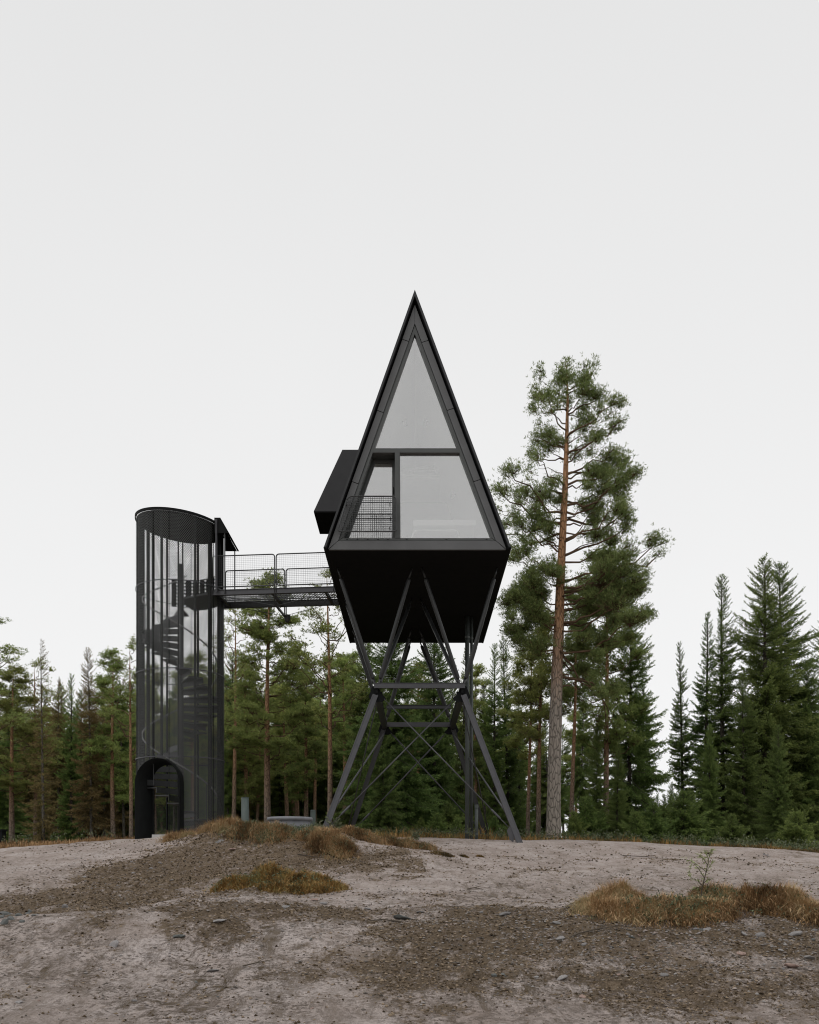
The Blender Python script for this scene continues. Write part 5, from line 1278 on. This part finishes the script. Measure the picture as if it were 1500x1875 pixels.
# thin weeds around the tub and the tall pine
def weed(name, px, Y, h, label, seed, n=14):
    g = np.random.default_rng(seed); x = X(px, Y); z = gz(x, Y)+.06; e = thing(name, (x, Y, z), label, 'weed'); mb = MB(); lf = MB()
    for k in range(n):
        a = g.uniform(0, 6.28); l = h*g.uniform(.5, 1.1); q_ = np.array([x+math.cos(a)*l*.35, Y+math.sin(a)*l*.35, z+l*.9]); p = np.array([x+g.normal(0, .05), Y+g.normal(0, .05), z-.06])
        mb.tube([p, (p+q_)/2+np.array([0, 0, .04]), q_], [.005, .004, .002], 4, cap=False)
        m_ = 10; f = g.uniform(.3, 1, m_)[:, None]; kites(lf, p+(q_-p)*f, g.normal(0, 1, (m_, 3))+np.array([math.cos(a), math.sin(a), .5]), g.uniform(.05, .11, m_), g.uniform(.015, .03, m_), g.uniform(.3, 1, m_), 0, g)
    mb.build('stem', M['twig'], e); lf.build('leaves', M['herb'], e)
weed('weed_plant', 612, 19.4, .38, 'leafy pale green weed at the foot of the cabin\'s front left leg', 81)
weed('weed_plant', 578, 19.6, .34, 'thin spiky weed just right of the plastic tub', 82, 10)
weed('weed_plant', 762, 20.6, .30, 'pale leafy weed standing on the crest at the end of the turf strip', 83, 14)
weed('weed_plant', 862, 24.4, .34, 'small weed standing by the base of the tall service pipes', 84, 6)

# sapling in the right tussock
sx, sy = X(1283, 10.9), 10.9
g = np.random.default_rng(90); zb = gz(sx, sy)+.1
sap = thing('conifer_sapling', (sx, sy, zb), 'thin light green sapling with drooping side twigs growing out of the right tussocks', 'sapling')
def sp_(px, py, dy=0): return P(px, py, sy+dy)
stem = [np.array([sx, sy, zb-.05]), sp_(1285, 1630), sp_(1291, 1605), sp_(1297, 1580), sp_(1300, 1560)]
mb = MB(); mb.tube(stem, [.008, .007, .006, .004, .002], 6)
tw_ = [(1287, 1622, 1266, 1608, .1), (1290, 1608, 1268, 1578, -.1), (1293, 1596, 1254, 1572, .1), (1296, 1584, 1280, 1566, -.05), (1298, 1574, 1290, 1558, .05), (1299, 1570, 1305, 1556, .0), (1292, 1600, 1305, 1580, .1), (1288, 1618, 1302, 1610, -.1), (1286, 1628, 1272, 1628, .05), (1268, 1580, 1262, 1600, -.1)]
pos_, dir_ = [], []
for a, b, c, d, dy in tw_:
    p = sp_(a, b); q_ = sp_(c, d, dy); mid = (p+q_)/2+np.array([0, 0, .02]); mb.tube([p, mid, q_], [.004, .003, .0015], 5, cap=False)
    for f in np.linspace(.15, 1.05, 26): pos_.append(p+(q_-p)*f+np.array([0, 0, .02*math.sin(math.pi*min(1, f))])); dir_.append((q_-p)/np.linalg.norm(q_-p)*.6+g.normal(0, .5, 3)-np.array([0, 0, .15]))
for f in np.linspace(.35, 1, 30):
    i = min(3, int(f*4)); p = stem[i]*(1-(f*4-i))+stem[i+1]*(f*4-i); pos_.append(p); dir_.append(g.normal(0, .5, 3)+np.array([0, 0, .6]))
mb.build('stem', M['twig'], sap)
mb = MB(); n = len(pos_); kites(mb, np.array(pos_), np.array(dir_), g.uniform(.03, .065, n), g.uniform(.008, .014, n), g.uniform(.5, 1, n), 0, g); mb.build('needles', M['sapling'], sap)

# stones
def stone_mesh(seed, flat=.5, sharp=True):
    g = np.random.default_rng(seed); bm = bmesh.new()
    for p in unit(g.normal(size=(22 if sharp else 46, 3)))*g.uniform(.75, 1.0, (22 if sharp else 46, 1)): bm.verts.new((p[0], p[1]*.75, p[2]*flat))
    bmesh.ops.convex_hull(bm, input=bm.verts)
    bmesh.ops.delete(bm, geom=[v for v in bm.verts if not v.link_faces], context='VERTS')
    bmesh.ops.bevel(bm, geom=bm.edges[:], offset=.035, segments=1, affect='EDGES', clamp_overlap=True)
    me = bpy.data.meshes.new('stone'); bm.to_mesh(me); bm.free(); return me
ST = [stone_mesh(i, f, s) for i, (f, s) in enumerate([(.35, True), (.5, True), (.6, False), (.28, True), (.45, True), (.7, False), (.4, True), (.32, True)])]
STM = {}
def stone(px, py, wpx, k, m='rock', label=None, group=None, Y=None, tilt=.15, g=np.random.default_rng(3)):
    if Y is None:                                       # where this line of sight meets the ground
        ys = np.linspace(6.2, 21, 900); zg = hz((px-CX)/F*ys, ys); d = (HY-py)/F*ys-zg; i = np.argmax((d[:-1] > 0) & (d[1:] <= 0)) if np.any((d[:-1] > 0) & (d[1:] <= 0)) else 300; Y = ys[i]
    x = X(px, Y); s = wpx/F*Y/2
    if (k, m) not in STM:
        me = ST[k].copy(); me.materials.clear(); me.materials.append(M[m]); STM[(k, m)] = me
    o = link('stone', STM[(k, m)]); o.location = (x, Y, gz(x, Y)+s*.10); o.scale = (s, s, s*.9); o.rotation_euler = (g.normal(0, tilt), g.normal(0, tilt), g.uniform(-.5, .5))
    return tag(o, label, 'stone', group)
stone(208, 1731, 26, 1, 'rock', 'pale angular stone jutting from the sand at the lower left', tilt=.3)
stone(328, 1715, 27, 0, 'rock_dark', 'dark grey-green slab lying on a dark soil hollow', tilt=.1)
stone(390, 1778, 26, 3, 'rock', 'flat pale oval stone low in the sand left of centre')
stone(120, 1661, 17, 6, 'rock', 'upright pale sharp stone on the dark bank at the left', tilt=.6)
stone(402, 1686, 30, 3, 'rock', 'long flat pale stone above the dark soil hollow')
stone(523, 1662, 18, 2, 'rock', 'rounded whitish stone below the right tip of the isolated turf clump')
stone(576, 1649, 20, 6, 'rock_pink', 'reddish stone right below the isolated turf clump')
stone(592, 1654, 17, 0, 'rock', 'small grey slab touching the reddish stone')
stone(673, 1664, 16, 3, 'rock', 'flat grey stone right of the reddish stone')
stone(527, 1630, 13, 4, 'rock', 'grey stone half under the edge of the isolated turf clump')
stone(427, 1555, 20, 3, 'rock_pink', 'flat brownish stone below the greenish grass by the vent pipe')
stone(404, 1542, 26, 4, 'rock', 'grey stone half buried left of the vent pipe grass')
stone(738, 1683, 44, 3, 'rock_dark', 'low dark slab in the middle of the slope')
stone(770, 1670, 18, 3, 'rock', 'pale flat stone just above the dark slab in the middle of the slope')
stone(924, 1674, 28, 0, 'rock', 'flat blue-grey stone at the upper edge of the brown soil')
stone(953, 1675, 8, 5, 'rock', 'tiny pale stone right of the flat blue-grey stone')
stone(1019, 1690, 19, 1, 'rock', 'whitish stone left of the tan tussock\'s foot')
stone(1004, 1702, 18, 3, 'rock', 'grey stone just below the whitish stone by the tan tussock')
stone(1026, 1718, 22, 4, 'rock', 'blue-grey stone at the left end of the thin dark stick')
stone(1150, 1711, 10, 1, 'rock', 'upright pale pointed stone below the gap between two tussocks', tilt=.6)
stone(1274, 1701, 18, 4, 'rock', 'squarish grey stone, left of a pair below the middle tussock')
stone(1294, 1703, 22, 1, 'rock', 'squarish grey stone, right of a pair below the middle tussock')
stone(1367, 1712, 24, 7, 'rock', 'long pale curved stone standing on edge below the dark tussock', tilt=.4)
stone(1391, 1714, 24, 2, 'rock', 'rounded pale stone right beside the curved one')
stone(1456, 1711, 30, 0, 'rock', 'large pale slab leaning on the bank below the dark tussock', tilt=.4)
stone(1482, 1753, 24, 6, 'rock', 'pale triangular slab at the right photo edge')
stone(1357, 1744, 20, 1, 'rock_pink', 'reddish angular stone on the gravel bank')
stone(1450, 1770, 36, 7, 'rock_pink', 'flat brown-red slab low on the gravel bank at the right')
stone(1430, 1740, 13, 1, 'rock', 'small pale stone between the leaning slab and the triangular slab')
stone(1029, 1790, 28, 4, 'rock', 'grey squarish stone in the sand left of the gravel bank', tilt=.35)
stone(1067, 1825, 20, 7, 'rock_pink', 'elongated brownish stone standing out of the sand at the bottom', tilt=.5)
stone(1216, 1785, 22, 4, 'rock', 'blue-grey stone at the lower part of the gravel bank')
stone(1070, 1728, 14, 2, 'rock', 'pale round stone just under the thin dark stick')
stone(905, 1785, 14, 2, 'rock_dark', 'small bluish stone in brown soil right of centre')
stone(246, 1832, 12, 1, 'rock', 'small white stone near the bottom left')
stone(35, 1835, 20, 3, 'rock', 'flat pale stone at the bottom left corner')
for i, (px, py, w_) in enumerate([(10, 1674, 26), (22, 1684, 22), (34, 1677, 16), (8, 1690, 22), (50, 1673, 14), (62, 1676, 12), (40, 1688, 14), (55, 1668, 10), (0, 1680, 20)]):
    stone(px, py, w_, [1, 4, 5, 2][i % 4], 'rock_dark', 'dark stone in the heap at the left photo edge', 'dark stones heaped at the left edge', tilt=.4)
g = np.random.default_rng(101)
def scatter_stones(n, x0, x1, y0, y1, label, group, w0=5, w1=14):
    for k in range(n):
        px, py = g.uniform(x0, x1), g.uniform(y0, y1)
        stone(px, py, w0+(w1-w0)*g.uniform(0, 1)**2, int(g.integers(0, 8)), ['rock', 'rock', 'rock_dark', 'rock_pink'][int(g.integers(0, 4))] if group != 'pale stones on the dark bank' else 'rock', label, group, tilt=.3)
scatter_stones(46, 1090, 1500, 1700, 1790, 'small stone on the gravel bank below the grass tussocks', 'stones on the gravel bank')
scatter_stones(22, 860, 1090, 1665, 1790, 'small stone in the brown soil left of the gravel bank', 'stones in the brown soil', 5, 11)
scatter_stones(26, 130, 420, 1572, 1660, 'pale small stone on the dark bank below the stair tower', 'pale stones on the dark bank', 4, 10)
scatter_stones(24, 430, 860, 1650, 1860, 'small stone in the bare sand in the middle', 'stones in the bare sand', 4, 10)
scatter_stones(12, 20, 430, 1700, 1860, 'small stone in the sand at the lower left', 'stones at the lower left', 4, 9)
# gravel: countless chips
n = 15000; gx = np.concatenate([g.normal(3.3, 1.7, 6000), g.normal(1.1, 1.1, 2200), g.normal(-5.2, 1.3, 1800), g.normal(-2.4, 1.3, 1500), g.uniform(-6, 6, 3500)])
gy = np.concatenate([g.normal(9.5, .75, 6000), g.normal(10.4, .8, 2200), g.normal(15.6, 1.7, 1800), g.normal(13.0, 2.0, 1500), g.uniform(6.5, 16, 3500)]); k_ = (gy > 6.3) & (gy < 19); gx, gy = gx[k_], gy[k_]; n = len(gx)
r_ = .006+.020*g.uniform(0, 1, n)**3; o8 = np.array([[1,0,0],[-1,0,0],[0,1,0],[0,-1,0],[0,0,1],[0,0,-1]], float); f8 = np.array([[0,2,4],[2,1,4],[1,3,4],[3,0,4],[2,0,5],[1,2,5],[3,1,5],[0,3,5]])
a = g.uniform(0, 6.28, n); c_, s_ = np.cos(a), np.sin(a); pr = np.repeat(o8[None], n, 0)*g.uniform(.55, 1.2, (n, 6, 1)); pr[..., 2] *= .6
V = np.stack([pr[..., 0]*c_[:, None]-pr[..., 1]*s_[:, None], pr[..., 0]*s_[:, None]+pr[..., 1]*c_[:, None], pr[..., 2]], -1)*r_[:, None, None]+np.stack([gx, gy, hz(gx, gy)+r_*.15], 1)[:, None]
mb = MB(); mb.add(V.reshape(-1, 3), (np.arange(n)[:, None, None]*6+f8[None]).reshape(-1, 3), 0, np.repeat(g.uniform(0, 1, n), 8))
tag(mb.build('gravel', M['gravel']), 'loose stone chips strewn over the soil and sand', 'gravel', kind='stuff')
# crumbs of dark soil and forest litter
n = 130000; gx = g.uniform(-9, 8.5, n*3); gy = 6.4+14.6*g.uniform(0, 1, n*3)**1.25; sm_ = soilmask(gx, gy); pa_ = vnoise(gx*2.3, gy*3.1, 77)*vnoise(gx*.6, gy*.6, 78)
k_ = g.uniform(0, 1, n*3) < .02+.7*sm_**1.6+.5*np.clip(pa_-.32, 0, 1); gx, gy = gx[k_][:n], gy[k_][:n]; n = len(gx)
r_ = (.004+.015*g.uniform(0, 1, n)**3)*(.72+.05*gy)
a = g.uniform(0, 6.28, n); c_, s_ = np.cos(a), np.sin(a); pr = np.repeat(o8[None], n, 0)*g.uniform(.45, 1.3, (n, 6, 1)); pr[..., 2] *= .7
V = np.stack([pr[..., 0]*c_[:, None]-pr[..., 1]*s_[:, None], pr[..., 0]*s_[:, None]+pr[..., 1]*c_[:, None], pr[..., 2]], -1)*r_[:, None, None]+np.stack([gx, gy, hz(gx, gy)+r_*.2], 1)[:, None]
mb = MB(); mb.add(V.reshape(-1, 3), (np.arange(n)[:, None, None]*6+f8[None]).reshape(-1, 3), 0, np.repeat(g.uniform(0, 1, n), 8))
tag(mb.build('soil_crumbs', M['crumb']), 'crumbs of dark brown soil and litter scattered over the slope', 'soil', kind='stuff')
# sticks
def stick(pts, r, label, m='twig'):
    q_ = []
    for px, py in pts:
        ys = np.linspace(6.2, 24, 1500); zg = hz((px-CX)/F*ys, ys); d = (HY-py)/F*ys-zg; ok = np.where((d[:-1] > 0) & (d[1:] <= 0))[0]; Y = ys[ok[0]] if len(ok) else 10.5
        q_.append(np.array([X(px, Y), Y, gz(X(px, Y), Y)+r*1.2+.008]))
    c = q_[0]; mb = MB(); mb.tube(q_, [r*(1-.6*i/(len(q_)-1)) for i in range(len(q_))], 6)
    if len(q_) > 2:
        p = q_[len(q_)//2]; d = q_[-1]-p; e = p+np.array([d[0]*.5-d[1]*.2, d[1]*.6+.1, .03]); mb.tube([p, e], [r*.6, r*.25], 5)
    o = mb.build('stick', M[m]); tag(o, label, 'stick')
stick([(1022, 1728), (1060, 1712), (1095, 1704), (1130, 1699)], .012, 'thin dark stick below the tan tussock')
stick([(856, 1630), (870, 1627), (885, 1631)], .010, 'short crooked twig lying on the sand right of the dark clods')
stick([(545, 1566), (572, 1570), (588, 1572)], .012, 'dark root lying on the sand below the largest turf heap')
stick([(735, 1690), (700, 1686), (668, 1690)], .010, 'thin root beside the dark slab')
stick([(1398, 1566), (1404, 1568), (1411, 1571)], .016, 'pale stick at the dark edge of the clearing on the right', 'rock')
stick([(1140, 1568), (1180, 1570), (1205, 1572)], .010, 'long thin twig on the sand in front of the right tree line')
stick([(445, 1772), (470, 1766), (500, 1760)], .008, 'thin twig lying in the sand at the lower centre')
